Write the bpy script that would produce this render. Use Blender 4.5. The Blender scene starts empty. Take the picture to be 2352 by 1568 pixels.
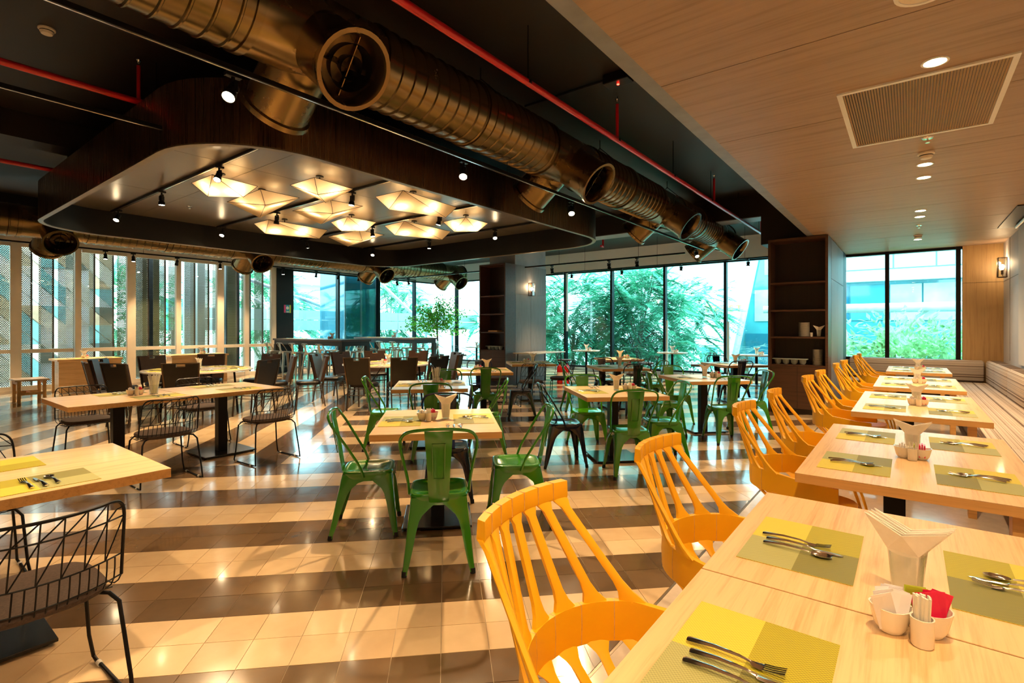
import bpy, bmesh, math, random
from mathutils import Vector, Matrix
random.seed(7)
R = math.radians
scene = bpy.context.scene
COL = scene.collection

# ------------------------------------------------------------------ camera
cam_d = bpy.data.cameras.new('camera'); cam = bpy.data.objects.new('camera', cam_d); COL.objects.link(cam)
cam.location = (0, 0, 1.45); cam.rotation_euler = (R(90), 0, R(37.65))
cam_d.sensor_width = 36; cam_d.lens = 18.09; cam_d.shift_y = -30 / 2352; cam_d.clip_start = .05; cam_d.clip_end = 300
scene.camera = cam
# ------------------------------------------------------------------ sky
world = bpy.data.worlds.new('world'); scene.world = world; world.use_nodes = True
wn = world.node_tree.nodes; wn['Background'].inputs[0].default_value = (.80, .93, 1.0, 1); wn['Background'].inputs[1].default_value = 3.6
# ------------------------------------------------------------------ sun, high over the street side
sd = bpy.data.lights.new('sun', 'SUN'); sd.energy = 4.0; sd.angle = R(6); sd.color = (1, .96, .88)
so = bpy.data.objects.new('sun', sd); COL.objects.link(so); so.rotation_euler = (R(38), 0, R(205)); so.location = (0, 0, 30)
# ------------------------------------------------------------------ exposure
vs = scene.view_settings; vs.view_transform = 'Standard'; vs.look = 'None'; vs.gamma = 1; vs.exposure = 1.35; vs.use_curve_mapping = False
WARM = (1, .66, .34)
SPOT_W = 150.0

# ------------------------------------------------------------------ materials
MATS = {}
def newmat(name):
    m = bpy.data.materials.new(name); m.use_nodes = True; MATS[name] = m
    nt = m.node_tree; return m, nt, nt.nodes, nt.links, nt.nodes['Principled BSDF']
def setp(b, col=None, rough=.5, metal=0, spec=.5, coat=0):
    if col: b.inputs['Base Color'].default_value = (*col, 1)
    b.inputs['Roughness'].default_value = rough; b.inputs['Metallic'].default_value = metal
    b.inputs['Specular IOR Level'].default_value = spec; b.inputs['Coat Weight'].default_value = coat
    b.inputs['Coat Roughness'].default_value = .08
def noise(nt, scale, vec=None, detail=4, rough=.55, kind='Object', stretch=(1, 1, 1)):
    n = nt.nodes; tc = n.new('ShaderNodeTexCoord'); mp = n.new('ShaderNodeMapping'); mp.inputs['Scale'].default_value = stretch
    t = n.new('ShaderNodeTexNoise'); t.inputs['Scale'].default_value = scale; t.inputs['Detail'].default_value = detail; t.inputs['Roughness'].default_value = rough
    nt.links.new(tc.outputs[kind], mp.inputs[0]); nt.links.new(mp.outputs[0], t.inputs['Vector']); return t
def ramp(nt, fac, stops):
    r = nt.nodes.new('ShaderNodeValToRGB'); e = r.color_ramp.elements
    e[0].position, e[0].color = stops[0][0], (*stops[0][1], 1); e[1].position, e[1].color = stops[-1][0], (*stops[-1][1], 1)
    for p, c in stops[1:-1]:
        x = e.new(p); x.color = (*c, 1)
    nt.links.new(fac, r.inputs[0]); return r
def bump(nt, b, fac, strength=.2, dist=.01):
    k = nt.nodes.new('ShaderNodeBump'); k.inputs['Strength'].default_value = strength; k.inputs['Distance'].default_value = dist
    nt.links.new(fac, k.inputs['Height']); nt.links.new(k.outputs[0], b.inputs['Normal'])
def plain(name, col, rough=.5, metal=0, spec=.5, coat=0, vary=.12, scale=6, bmp=0):
    m, nt, n, l, b = newmat(name); setp(b, col, rough, metal, spec, coat)
    t = noise(nt, scale)
    d = tuple(c * (1 - vary) for c in col); e = tuple(min(1, c * (1 + vary)) for c in col)
    r = ramp(nt, t.outputs[0], [(.3, d), (.7, e)]); l.new(r.outputs[0], b.inputs['Base Color'])
    if bmp: bump(nt, b, noise(nt, 220, detail=2).outputs[0], bmp, .002)
    return m
def wood(name, c1, c2, rough=.42, axis=0, scale=3.0, coat=0, spec=.5):
    m, nt, n, l, b = newmat(name); setp(b, c1, rough, 0, spec, coat)
    st = [14, 14, 14]; st[axis] = .7
    t = noise(nt, scale, detail=7, rough=.62, stretch=st)
    st2 = [60, 60, 60]; st2[axis] = 1.2
    f = noise(nt, scale, detail=3, stretch=st2)
    mx = n.new('ShaderNodeMath'); mx.operation = 'ADD'; ml = n.new('ShaderNodeMath'); ml.operation = 'MULTIPLY'; ml.inputs[1].default_value = .35
    l.new(f.outputs[0], ml.inputs[0]); l.new(t.outputs[0], mx.inputs[0]); l.new(ml.outputs[0], mx.inputs[1])
    r = ramp(nt, mx.outputs[0], [(.42, c2), (.68, c1), (.95, tuple(min(1, c * 1.08) for c in c1))])
    l.new(r.outputs[0], b.inputs['Base Color']); bump(nt, b, f.outputs[0], .08, .003)
    return m
def emis(name, col, strength):
    m, nt, n, l, b = newmat(name); setp(b, col, .5)
    b.inputs['Emission Color'].default_value = (*col, 1); b.inputs['Emission Strength'].default_value = strength
    return m
def glassmat(name, tint, refl=1.0, rough=0.0):
    m, nt, n, l, b = newmat(name); n.remove(b)
    out = n['Material Output']; tr = n.new('ShaderNodeBsdfTransparent'); tr.inputs[0].default_value = (*tint, 1)
    g = n.new('ShaderNodeBsdfGlossy'); g.inputs['Roughness'].default_value = rough; g.inputs[0].default_value = (.9, .97, 1, 1)
    fr = n.new('ShaderNodeLayerWeight'); fr.inputs[0].default_value = .5; pw = n.new('ShaderNodeMath'); pw.operation = 'POWER'; pw.inputs[1].default_value = 4.5; l.new(fr.outputs['Facing'], pw.inputs[0])
    mu = n.new('ShaderNodeMath'); mu.operation = 'MULTIPLY_ADD'; mu.inputs[1].default_value = .75 * refl; mu.inputs[2].default_value = .035
    ms = n.new('ShaderNodeMixShader'); l.new(pw.outputs[0], mu.inputs[0]); l.new(mu.outputs[0], ms.inputs[0]); l.new(tr.outputs[0], ms.inputs[1]); l.new(g.outputs[0], ms.inputs[2]); l.new(ms.outputs[0], out.inputs[0])
    return m

def leafmat(name, col, scale):
    m, nt, n, l, b = newmat(name); n.remove(b); t = noise(nt, scale * 1.5, detail=3); r = ramp(nt, t.outputs[0], [(.32, tuple(c * .55 for c in col)), (.68, tuple(min(1, c * 1.5) for c in col))])
    d = n.new('ShaderNodeBsdfDiffuse'); tl = n.new('ShaderNodeBsdfTranslucent'); ms = n.new('ShaderNodeMixShader'); ms.inputs[0].default_value = .45
    l.new(r.outputs[0], d.inputs[0]); l.new(r.outputs[0], tl.inputs[0]); l.new(d.outputs[0], ms.inputs[1]); l.new(tl.outputs[0], ms.inputs[2]); l.new(ms.outputs[0], n['Material Output'].inputs[0])
wood('oak', (.80, .54, .27), (.62, .36, .15), .38, axis=0, coat=.15)
wood('oak_y', (.80, .54, .27), (.62, .36, .15), .38, axis=1, coat=.15)
wood('oak_edge', (.72, .40, .13), (.55, .28, .08), .45, axis=0)
wood('ceiling_wood', (.36, .25, .175), (.25, .165, .105), .5, axis=0, scale=1.6)
wood('panel_wood', (.50, .31, .13), (.36, .2, .075), .5, axis=2, scale=2)
wood('walnut', (.022, .012, .008), (.012, .006, .004), .45, axis=2, scale=2)
wood('walnut_light', (.085, .038, .021), (.045, .019, .011), .45, axis=0, scale=2)
wood('grey_wood', (.19, .19, .205), (.12, .12, .13), .5, axis=2, scale=3)
wood('bar_wood', (.085, .045, .030), (.04, .02, .013), .4, axis=0, scale=2)
plain('dark_ceiling', (.011, .007, .005), .55, vary=.25, scale=1)
plain('black_metal', (.005, .005, .006), .4, 0, .25, vary=.2)
plain('black_gloss', (.008, .008, .010), .25, .2, coat=.3)
plain('white_wall', (.72, .68, .66), .7, vary=.04, scale=1)
plain('side_wall', (.55, .54, .57), .6, vary=.05, scale=1.2)
plain('warm_wall', (.42, .32, .24), .7, vary=.05, scale=1)
plain('white_frame', (.80, .72, .60), .42, vary=.03)
plain('cream_plastic', (.72, .66, .56), .4, vary=.03)
plain('white_plastic', (.8, .8, .78), .35, vary=.03)
plain('porcelain', (.86, .80, .70), .16, coat=.5, vary=.02)
plain('paper', (.95, .90, .81), .85, vary=.05, scale=30)
plain('straw_paper', (.86, .84, .76), .7, vary=.05)
plain('sachet_white', (.85, .82, .85), .5, vary=.05)
plain('sachet_red', (.75, .01, .08), .35, vary=.1)
plain('sachet_green', (.45, .52, .03), .4, vary=.1)
plain('yellow_paint', (.90, .46, .008), .42, spec=.4, vary=.03)
plain('green_paint', (.028, .215, .008), .16, spec=.6, coat=.7, vary=.06)
plain('lime_paint', (.075, .41, .010), .16, spec=.6, coat=.7, vary=.05)
plain('navy_paint', (.005, .010, .036), .14, spec=.5, coat=.6, vary=.1)
plain('rubber', (.006, .006, .006), .7)
plain('red_pipe', (.55, .006, .010), .32, coat=.3, vary=.1)
plain('brown_vinyl', (.060, .030, .021), .42, vary=.15, scale=14)
plain('black_vinyl', (.006, .004, .004), .42, vary=.2)
plain('chair_bronze', (.11, .075, .05), .35, .8, vary=.12)
plain('cushion', (.062, .039, .029), .92, vary=.28, scale=120, bmp=.5)
plain('steel', (.80, .76, .70), .14, 1, vary=.05)
plain('chrome', (.85, .85, .85), .08, 1, vary=.02)
plain('aluminium', (.50, .42, .33), .30, 1, vary=.08)
plain('grille_metal', (.46, .30, .12), .5, .2, vary=.05)
plain('stone_floor', (.66, .56, .46), .16, coat=.3, vary=.06, scale=14)
plain('grout', (.56, .44, .29), .8)
plain('trim_metal', (.24, .18, .12), .35, .7)
plain('grey_panel', (.40, .47, .47), .5, vary=.04)
plain('column_grey', (.32, .33, .36), .5, vary=.06)
plain('beam_grey', (.22, .24, .28), .5)
plain('ext_white', (.90, .92, .92), .6, vary=.03)
plain('ext_pale', (.62, .74, .76), .6, vary=.05)
plain('gold_letter', (.75, .45, .10), .35, .6)
plain('ext_ground', (.30, .34, .30), .9)
plain('truss_paint', (.72, .80, .84), .4)
leafmat('leaf_bright', (.16, .42, .05), 3)
leafmat('leaf_ext', (.19, .54, .38), .9)
leafmat('leaf_hedge', (.32, .58, .30), 1.5)
leafmat('leaf_palm', (.20, .34, .30), 1.5)
plain('bark', (.15, .10, .06), .8, vary=.3, scale=12)
plain('red_tank', (.50, .012, .012), .25, coat=.5)
plain('fabric_pot', (.05, .05, .055), .5)
glassmat('window_glass', (.70, .95, .97), .8)
glassmat('screen_glass', (.86, .95, .92), .9)
glassmat('tumbler_glass', (.93, .95, .95), 1.4)
plain('blue_glass', (.02, .16, .24), .05, spec=.9, coat=.8, vary=.2, scale=.6)
plain('teal_glass', (.06, .30, .35), .06, spec=.9, coat=.6, vary=.35, scale=.35)
plain('curtain_pane', (.42, .60, .56), .3, vary=.25, scale=1.2)
emis('lamp_glow', (1, .74, .42), 60)
emis('bulb_glow', (1, .72, .40), 25)
emis('red_led', (1, .02, .01), 12)

def metal_duct(name, col, rough):
    m, nt, n, l, b = newmat(name); setp(b, col, rough, .95)
    t = noise(nt, 2.2, detail=5); r = ramp(nt, t.outputs[0], [(.3, tuple(c * .88 for c in col)), (.7, col)]); l.new(r.outputs[0], b.inputs['Base Color'])
    rr = ramp(nt, t.outputs[0], [(.3, (rough + .06,) * 3), (.7, (rough,) * 3)]); l.new(rr.outputs[0], b.inputs['Roughness'])
    bump(nt, b, noise(nt, 3, detail=1).outputs[0], .05, .02)
metal_duct('duct_metal', (.25, .185, .095), .22)
metal_duct('spout_metal', (.30, .215, .11), .24)
def brushed(name, col, rough, axis):
    m, nt, n, l, b = newmat(name); setp(b, col, rough, 1.0)
    st = [90, 90, 90]; st[axis] = .6
    t = noise(nt, 1.5, detail=3, stretch=st); r = ramp(nt, t.outputs[0], [(.3, tuple(c * .75 for c in col)), (.7, col)]); l.new(r.outputs[0], b.inputs['Base Color'])
    rr = ramp(nt, t.outputs[0], [(.3, (rough + .1,) * 3), (.7, (rough,) * 3)]); l.new(rr.outputs[0], b.inputs['Roughness'])
brushed('fascia_metal', (.30, .19, .12), .24, 2)
m, nt, n, l, b = newmat('raft_panel'); setp(b, (.17, .14, .12), .30, .25, .5)
def tile_mat(name, c1, c2):
    m, nt, n, l, b = newmat(name); setp(b, c1, .14, 0, .5, .35)
    geo = n.new('ShaderNodeNewGeometry'); oi = n.new('ShaderNodeObjectInfo'); ad = n.new('ShaderNodeMath'); ad.operation = 'ADD'; fr = n.new('ShaderNodeMath'); fr.operation = 'FRACT'
    l.new(geo.outputs['Random Per Island'], ad.inputs[0]); l.new(oi.outputs['Random'], ad.inputs[1]); l.new(ad.outputs[0], fr.inputs[0])
    t = n.new('ShaderNodeTexNoise'); t.inputs['Scale'].default_value = 5.5; t.inputs['Detail'].default_value = 5; l.new(geo.outputs['Position'], t.inputs['Vector'])
    mx = n.new('ShaderNodeMix'); mx.inputs[0].default_value = .38; l.new(t.outputs[0], mx.inputs[2]); l.new(fr.outputs[0], mx.inputs[3])
    r = ramp(nt, mx.outputs[0], [(.25, c1), (.75, c2)]); l.new(r.outputs[0], b.inputs['Base Color'])
    rr = ramp(nt, t.outputs[0], [(.3, (.20,) * 3), (.7, (.10,) * 3)]); l.new(rr.outputs[0], b.inputs['Roughness'])
    bump(nt, b, t.outputs[0], .03, .01)
tile_mat('tile_dark', (.115, .070, .034), (.185, .115, .060))
tile_mat('tile_light', (.60, .43, .25), (.78, .60, .38))
def weave(name, col, dark):
    m, nt, n, l, b = newmat(name); setp(b, col, .55)
    tc = n.new('ShaderNodeTexCoord'); ck = n.new('ShaderNodeTexChecker'); ck.inputs['Scale'].default_value = 240
    ck.inputs[1].default_value = (*col, 1); ck.inputs[2].default_value = (*dark, 1)
    l.new(tc.outputs['Object'], ck.inputs[0]); l.new(ck.outputs[0], b.inputs['Base Color']); bump(nt, b, ck.outputs[1], .25, .001)
weave('mat_yellow', (.72, .62, .06), (.58, .48, .04)); weave('mat_olive', (.46, .42, .012), (.32, .27, .006))
weave('mat_sage', (.44, .44, .17), (.33, .33, .12)); weave('mat_moss', (.25, .24, .055), (.17, .16, .035))
# striped bench upholstery
def stripes(name, axis):
    m, nt, n, l, b = newmat(name); setp(b, (.5, .45, .4), .85)
    tc = n.new('ShaderNodeTexCoord'); sx = n.new('ShaderNodeSeparateXYZ'); l.new(tc.outputs['Object'], sx.inputs[0])
    mu = n.new('ShaderNodeMath'); mu.operation = 'MULTIPLY'; mu.inputs[1].default_value = 30; l.new(sx.outputs[axis], mu.inputs[0])
    w = n.new('ShaderNodeTexNoise'); w.noise_dimensions = '1D'; w.inputs['Scale'].default_value = 1; w.inputs['Detail'].default_value = 3; w.inputs['Roughness'].default_value = .7; l.new(mu.outputs[0], w.inputs['W'])
    r = ramp(nt, w.outputs[0], [(.36, (.13, .085, .06)), (.42, (.40, .33, .28)), (.5, (.58, .50, .43)), (.60, (.33, .30, .29)), (.68, (.62, .56, .50))]); r.color_ramp.interpolation = 'CONSTANT'
    l.new(r.outputs[0], b.inputs['Base Color']); bump(nt, b, noise(nt, 180, detail=2).outputs[0], .25, .002)
stripes('bench_fabric_x', 0); stripes('bench_fabric_z', 2); stripes('bench_fabric_y', 1)
# perforated sheet: round holes cut through by alpha
m, nt, n, l, b = newmat('perforated'); setp(b, (.27, .235, .165), .42, .55)
tc = n.new('ShaderNodeTexCoord'); mp = n.new('ShaderNodeMapping'); mp.inputs['Scale'].default_value = (0, 26, 38); l.new(tc.outputs['Object'], mp.inputs[0])
bt = n.new('ShaderNodeTexBrick'); bt.offset = .5; bt.inputs['Scale'].default_value = 1; bt.inputs['Brick Width'].default_value = 1; bt.inputs['Row Height'].default_value = 1; bt.inputs['Mortar Size'].default_value = .26; bt.inputs['Mortar Smooth'].default_value = .1
sp = n.new('ShaderNodeSeparateXYZ'); cb = n.new('ShaderNodeCombineXYZ'); l.new(mp.outputs[0], sp.inputs[0]); l.new(sp.outputs[1], cb.inputs[0]); l.new(sp.outputs[2], cb.inputs[1]); l.new(cb.outputs[0], bt.inputs['Vector'])
l.new(bt.outputs['Fac'], b.inputs['Alpha'])
# ceiling return-air grille: fine louvre relief
m, nt, n, l, b = newmat('louvre'); setp(b, (.50, .33, .14), .45, .3)
tc = n.new('ShaderNodeTexCoord'); wv = n.new('ShaderNodeTexWave'); wv.inputs['Scale'].default_value = 14; l.new(tc.outputs['Object'], wv.inputs[0])
r = ramp(nt, wv.outputs[1], [(.2, (.20, .12, .045)), (.7, (.52, .35, .15))]); l.new(r.outputs[0], b.inputs['Base Color']); bump(nt, b, wv.outputs[1], .6, .01)
# lamp fabric with patchy bulb glow painted into its emission by noise
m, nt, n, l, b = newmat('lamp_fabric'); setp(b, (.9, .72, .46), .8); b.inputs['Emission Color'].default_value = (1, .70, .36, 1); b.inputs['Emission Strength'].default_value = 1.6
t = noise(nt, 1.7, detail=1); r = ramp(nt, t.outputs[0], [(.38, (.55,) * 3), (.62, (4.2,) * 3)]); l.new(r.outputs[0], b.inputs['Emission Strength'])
M = MATS

# ------------------------------------------------------------------ geometry helpers
def bx(bm, x0, x1, y0, y1, z0, z1, bev=0):
    vs_ = [bm.verts.new(p) for p in ((x0,y0,z0),(x1,y0,z0),(x1,y1,z0),(x0,y1,z0),(x0,y0,z1),(x1,y0,z1),(x1,y1,z1),(x0,y1,z1))]
    fs = [bm.faces.new([vs_[i] for i in q]) for q in ((3,2,1,0),(4,5,6,7),(0,1,5,4),(1,2,6,5),(2,3,7,6),(3,0,4,7))]
    if bev:
        es = list({e for f in fs for e in f.edges}); bmesh.ops.bevel(bm, geom=es, offset=bev, segments=2, affect='EDGES', profile=.5)
def ring(bm, pts): return [bm.verts.new(p) for p in pts]
def skin_rings(bm, rings, closed=True, cap0=True, cap1=True):
    n = len(rings[0])
    for a, b_ in zip(rings, rings[1:]):
        for i in range(n if closed else n - 1):
            j = (i + 1) % n; bm.faces.new((a[i], a[j], b_[j], b_[i]))
    if cap0 and closed and n > 2: bm.faces.new(list(reversed(rings[0])))
    if cap1 and closed and n > 2: bm.faces.new(rings[-1])
def tube(bm, pts, r, seg=8, closed=False, radii=None, sq=None):
    P = [Vector(p) for p in pts]; n = len(P); up = None; rings = []
    for i, p in enumerate(P):
        if closed: d = (P[(i + 1) % n] - P[i - 1])
        else: d = (P[min(i + 1, n - 1)] - P[max(i - 1, 0)])
        d.normalize()
        if up is None:
            up = Vector((0, 0, 1)) if abs(d.z) < .9 else Vector((1, 0, 0))
        up = (up - d * up.dot(d)); up.normalize(); s = d.cross(up)
        rr = radii[i] if radii else r
        if sq: rings.append(ring(bm, [p + s * (a * sq[0]) + up * (b_ * sq[1]) for a, b_ in ((-1,-1),(1,-1),(1,1),(-1,1))]))
        else: rings.append(ring(bm, [p + s * (rr * math.cos(2*math.pi*k/seg)) + up * (rr * math.sin(2*math.pi*k/seg)) for k in range(seg)]))
    if closed: rings.append(rings[0]); skin_rings(bm, rings, True, False, False)
    else: skin_rings(bm, rings)
def cyl(bm, p0, p1, r0, r1=None, seg=12): tube(bm, [p0, p1], 0, seg, radii=[r0, r1 if r1 is not None else r0])
def lathe(bm, prof, seg=20, c=(0, 0, 0), cap0=True, cap1=True):
    rings = [ring(bm, [(c[0] + r * math.cos(2*math.pi*k/seg), c[1] + r * math.sin(2*math.pi*k/seg), c[2] + z) for k in range(seg)]) for r, z in prof]
    skin_rings(bm, rings, True, cap0, cap1)
def sup(a, b_, n=24, e=4.0, c=(0, 0), z=0):
    o = []
    for k in range(n):
        t = 2*math.pi*k/n; ct, st = math.cos(t), math.sin(t)
        o.append((c[0] + a*math.copysign(abs(ct)**(2/e), ct), c[1] + b_*math.copysign(abs(st)**(2/e), st), z))
    return o
def prism(bm, poly, z0, z1):
    a = ring(bm, [(x, y, z0) for x, y in poly]); b_ = ring(bm, [(x, y, z1) for x, y in poly]); skin_rings(bm, [a, b_])
def smooth_path(pts, k=4):
    P = [Vector(p) for p in pts]; out = []
    for i in range(len(P) - 1):
        p0, p1, p2, p3 = P[max(i-1,0)], P[i], P[i+1], P[min(i+2,len(P)-1)]
        for s in range(k):
            t = s / k; out.append(.5*((2*p1)+(-p0+p2)*t+(2*p0-5*p1+4*p2-p3)*t*t+(-p0+3*p1-3*p2+p3)*t**3))
    out.append(P[-1]); return out
def B(): return bmesh.new()
def mk(name, bm, mat, parent=None, smooth=False, loc=None, recalc=True):
    if recalc: bmesh.ops.recalc_face_normals(bm, faces=bm.faces[:])
    me = bpy.data.meshes.new(name); bm.to_mesh(me); bm.free()
    for mm in (mat if isinstance(mat, (list, tuple)) else [mat]): me.materials.append(M[mm])
    if smooth:
        me.polygons.foreach_set('use_smooth', [True] * len(me.polygons))
        try: me.set_sharp_from_angle(angle=R(40))
        except Exception: pass
    o = bpy.data.objects.new(name, me); COL.objects.link(o)
    if parent: o.parent = parent
    if loc: o.location = loc
    return o
def tag(o, label=None, cat=None, group=None, kind=None):
    if label: o['label'] = label
    if cat: o['category'] = cat
    if group: o['group'] = group
    if kind: o['kind'] = kind
    return o
def empty(name, loc=(0, 0, 0), rz=0, label=None, cat=None, group=None):
    o = bpy.data.objects.new(name, None); COL.objects.link(o); o.location = loc; o.rotation_euler = (0, 0, rz); o.empty_display_size = .1
    return tag(o, label, cat, group)
KIDS = {}
def copy_tree(o, parent=None):
    c = o.copy(); COL.objects.link(c); c.parent = parent
    for ch in o.children: copy_tree(ch, c)
    return c
def struct(name, bm, mat, parent=None, smooth=False, label=None):
    o = mk(name, bm, mat, parent, smooth)
    if parent is None: o['kind'] = 'structure'
    if label: o['label'] = label
    return o
class Kind:
    'a prototype used once itself, copied afterwards'
    def __init__(s, root): s.root = root; s.used = False
    def put(s, loc, rz=0, label=None, group=None, cat=None, rx=0, ry=0, sc=None):
        o = s.root if not s.used else copy_tree(s.root); s.used = True
        o.location = loc; o.rotation_euler = (rx, ry, rz)
        if sc: o.scale = (sc, sc, sc)
        tag(o, label, cat, group)
        if group is None and 'group' in o: del o['group']
        return o

# ================================================================== THE SETTING
X0, X1, Y0, Y1, ZC = -16.4, 1.36, -2.6, 15.7, 4.1
TX = -1.06            # right-hand edge of the tiled floor
# floor slab with the tiles lying on it
bm = B(); bx(bm, X0, X1, Y0, Y1, -.12, -.004); floor = struct('floor', bm, 'grout', label='striped cement tile floor')
bm = B(); bx(bm, TX + .012, X1, Y0, 12.9, -.0035, .0)
mk('stone_paving', bm, 'stone_floor', floor)
bm = B(); bx(bm, TX, TX + .012, Y0, 12.0, -.0035, .0015); mk('edge_trim', bm, 'trim_metal', floor)
S2 = math.sqrt(.5); TS = .2165
def clip_poly(poly, f):
    out = []
    for i in range(len(poly)):
        a, b_ = poly[i], poly[(i + 1) % len(poly)]; fa, fb = f(a), f(b_)
        if fa >= 0: out.append(a)
        if fa * fb < 0:
            t = fa / (fa - fb); out.append((a[0] + (b_[0]-a[0]) * t, a[1] + (b_[1]-a[1]) * t))
    return out
tiles = []
i0 = -80
for i in range(-95, 75):
    for j in range(-10, 112):
        u0 = -.021 + i * TS; v0 = 2.318 + (j - 11) * TS; g = .0016
        q = [(u0+g, v0+g), (u0+TS-g, v0+g), (u0+TS-g, v0+TS-g), (u0+g, v0+TS-g)]
        p = [((u - v) * S2, (u + v) * S2) for u, v in q]
        cx, cy = sum(a for a, _ in p) / 4, sum(b_ for _, b_ in p) / 4
        if cx < X0 - .2 or cx > TX + .2 or cy < Y0 - .2 or cy > Y1 + .2: continue
        for f in (lambda a: a[0] - X0 - .01, lambda a: TX - .004 - a[0], lambda a: a[1] - Y0 - .01, lambda a: Y1 - .01 - a[1]):
            p = clip_poly(p, f)
            if len(p) < 3: break
        if len(p) < 3: continue
        k = (j - 11) % 4 < 2                         # bands two tiles wide across the room
        if u0 < -1.72 and v0 > 5.75: k = (i + 400) % 4 in (0, 1)   # the bands turn a corner on the left
        d = -.6108 * cx + .7918 * cy; l_ = .7918 * cx + .6108 * cy
        vis = d > .8 and abs(l_ / d) < 1.02 and (1182 * 1.45 / d) < 830
        size = 1 / max(d, .1) if vis else 0
        tiles.append((size, p, k, len(p) == 4 and max(abs(a - cx) for a, _ in p) < .151 and min(max(abs(a-cx) for a, _ in p), 1) > .145, cx, cy))
tiles.sort(key=lambda t: -t[0])
def tile_bm(bm, p):
    a = ring(bm, [(x, y, -.0035) for x, y in p]); b_ = ring(bm, [(x, y, .0) for x, y in p]); skin_rings(bm, [a, b_], True, False, True)
proto = {}
for k in (True, False):
    h = TS * S2 - .0016 * 1.4142
    bm = B(); tile_bm(bm, [(0, -h), (h, 0), (0, h), (-h, 0)]); o = mk('tile', bm, 'tile_light' if k else 'tile_dark', floor); proto[k] = o.data; bpy.data.objects.remove(o)
n_single = 0; rest = {True: B(), False: B()}
for size, p, k, whole, cx, cy in tiles:
    if n_single < 300 and size > 0 and whole:
        o = bpy.data.objects.new('tile', proto[k]); COL.objects.link(o); o.parent = floor; o.location = (cx, cy, 0); n_single += 1
    else: tile_bm(rest[k], p)
for k in (True, False):
    o = mk('far_tiles_light' if k else 'far_tiles_dark', rest[k], 'tile_light' if k else 'tile_dark', floor); o['kind'] = 'stuff'

# main ceiling, beams, wood ceiling
bm = B(); bx(bm, X0, X1, Y0, Y1, ZC, ZC + .15); struct('ceiling', bm, 'dark_ceiling', label='black painted open ceiling')
for n_, (a, b_, c, d, e, f, mt) in enumerate([(X0, -1.4, 11.0, 11.45, 3.66, ZC, 'dark_ceiling'), (-9.0, -8.6, Y0, 11, 3.78, ZC, 'dark_ceiling'), (X0, -1.4, 11.0, 11.45, 3.645, 3.66, 'beam_grey'), (-14.6, -14.0, Y0, 11, 3.7, ZC, 'dark_ceiling')]):
    bm = B(); bx(bm, a, b_, c, d, e, f); struct('trim_%d' % (n_ + 1), bm, mt, label='beam under the black ceiling')
root = empty('ceiling_wood'); root['kind'] = 'structure'; root['label'] = 'wood panelled dropped ceiling over the bench tables'
ys = [Y0] + [-.64 + 1.28 * k for k in range(0, 11)] + [12.95]
for a, b_ in zip(ys, ys[1:]):
    bm = B(); bx(bm, -1.26, X1, a + .004, b_ - .004, 3.0, 3.03); mk('panel', bm, 'ceiling_wood', root)
bm = B(); bx(bm, -1.36, -1.26, Y0, 12.95, 3.0, ZC); mk('fascia', bm, 'beam_grey', root)
bm = B(); bx(bm, -1.26, X1, Y0, 12.95, 3.03, 3.06); mk('backing_board', bm, 'dark_ceiling', root)

# right wall, front wall (behind the camera), alcove
bm = B(); bx(bm, X1, X1 + .15, Y0, 13.0, 0, 3.05); w = struct('wall_right', bm, 'side_wall', label='pale grey timber wall beside the bench')
bm = B()
for y in (0.6, 2.9, 5.2, 7.5, 9.8, 12.1): bx(bm, X1 - .004, X1 + .001, y, y + .006, .9, 3.0)
bx(bm, X1 - .004, X1 + .001, Y0, 12.9, 2.30, 2.306); mk('panel_joint', bm, 'grey_wood', w)
bm = B(); bx(bm, X1 - .03, X1, Y0, 11.0, .9, 3.0); mk('wall_pier', bm, 'white_wall', w)
bm = B(); bx(bm, X0, X1, Y0 - .15, Y0, 0, ZC); struct('wall_front', bm, 'warm_wall', label='plain wall')
bm = B(); bx(bm, .80, X1, 12.85, 13.0, 0, 3.0); w = struct('wall_alcove', bm, 'panel_wood', label='honey wood wall panel beside the alcove window')
bm = B(); bx(bm, .80, X1, 12.846, 12.851, 2.30, 2.304); mk('panel_joint', bm, 'walnut', w)
bm = B(); bx(bm, -1.05, .80, 12.85, 13.0, 0, .80); struct('wall_alcove_low', bm, 'white_wall', label='low wall under the alcove window')
bm = B(); bx(bm, -1.9, -1.05, 12.3, 12.95, 0, ZC); bx(bm, -1.9, -1.75, 12.95, Y1, 0, ZC); struct('wall_pier', bm, 'dark_ceiling', label='dark pier behind the tall bookcase')
bm = B(); bx(bm, -2.2, -1.37, 10.5, 12.6, 3.02, ZC); struct('trim_9', bm, 'dark_ceiling', label='dark bulkhead over the bookcase')

def window(n, p0, p1, z0, z1, mulls, label, wcol='black_metal', axis='x', mw=.07, gl='window_glass', at_=0, pane_off=.0):
    'glazed run: frame rails, a mullion each, a pane each; axis is the direction it runs in'
    root = empty('window_%d' % n); root['kind'] = 'structure'; root['label'] = label
    def place(a, b_, lo, hi, d0, d1, nm, mt):
        bm = B()
        if axis == 'x': bx(bm, a, b_, at_ + d0, at_ + d1, lo, hi)
        else: bx(bm, at_ - d1, at_ - d0, a, b_, lo, hi)
        return mk(nm, bm, mt, root)
    place(p0, p1, z1 - .05, z1, 0, .12, 'top_rail', wcol); place(p0, p1, z0, z0 + .06, 0, .12, 'bottom_rail', wcol)
    edges = [p0] + list(mulls) + [p1]
    for x in mulls: place(x - mw / 2, x + mw / 2, z0, z1, -.03, .14, 'mullion', wcol)
    for a, b_ in zip(edges, edges[1:]): place(a + .01, b_ - .01, z0 + .05, z1 - .04, .055 + pane_off, .063 + pane_off, 'pane', gl)
    return root
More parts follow.
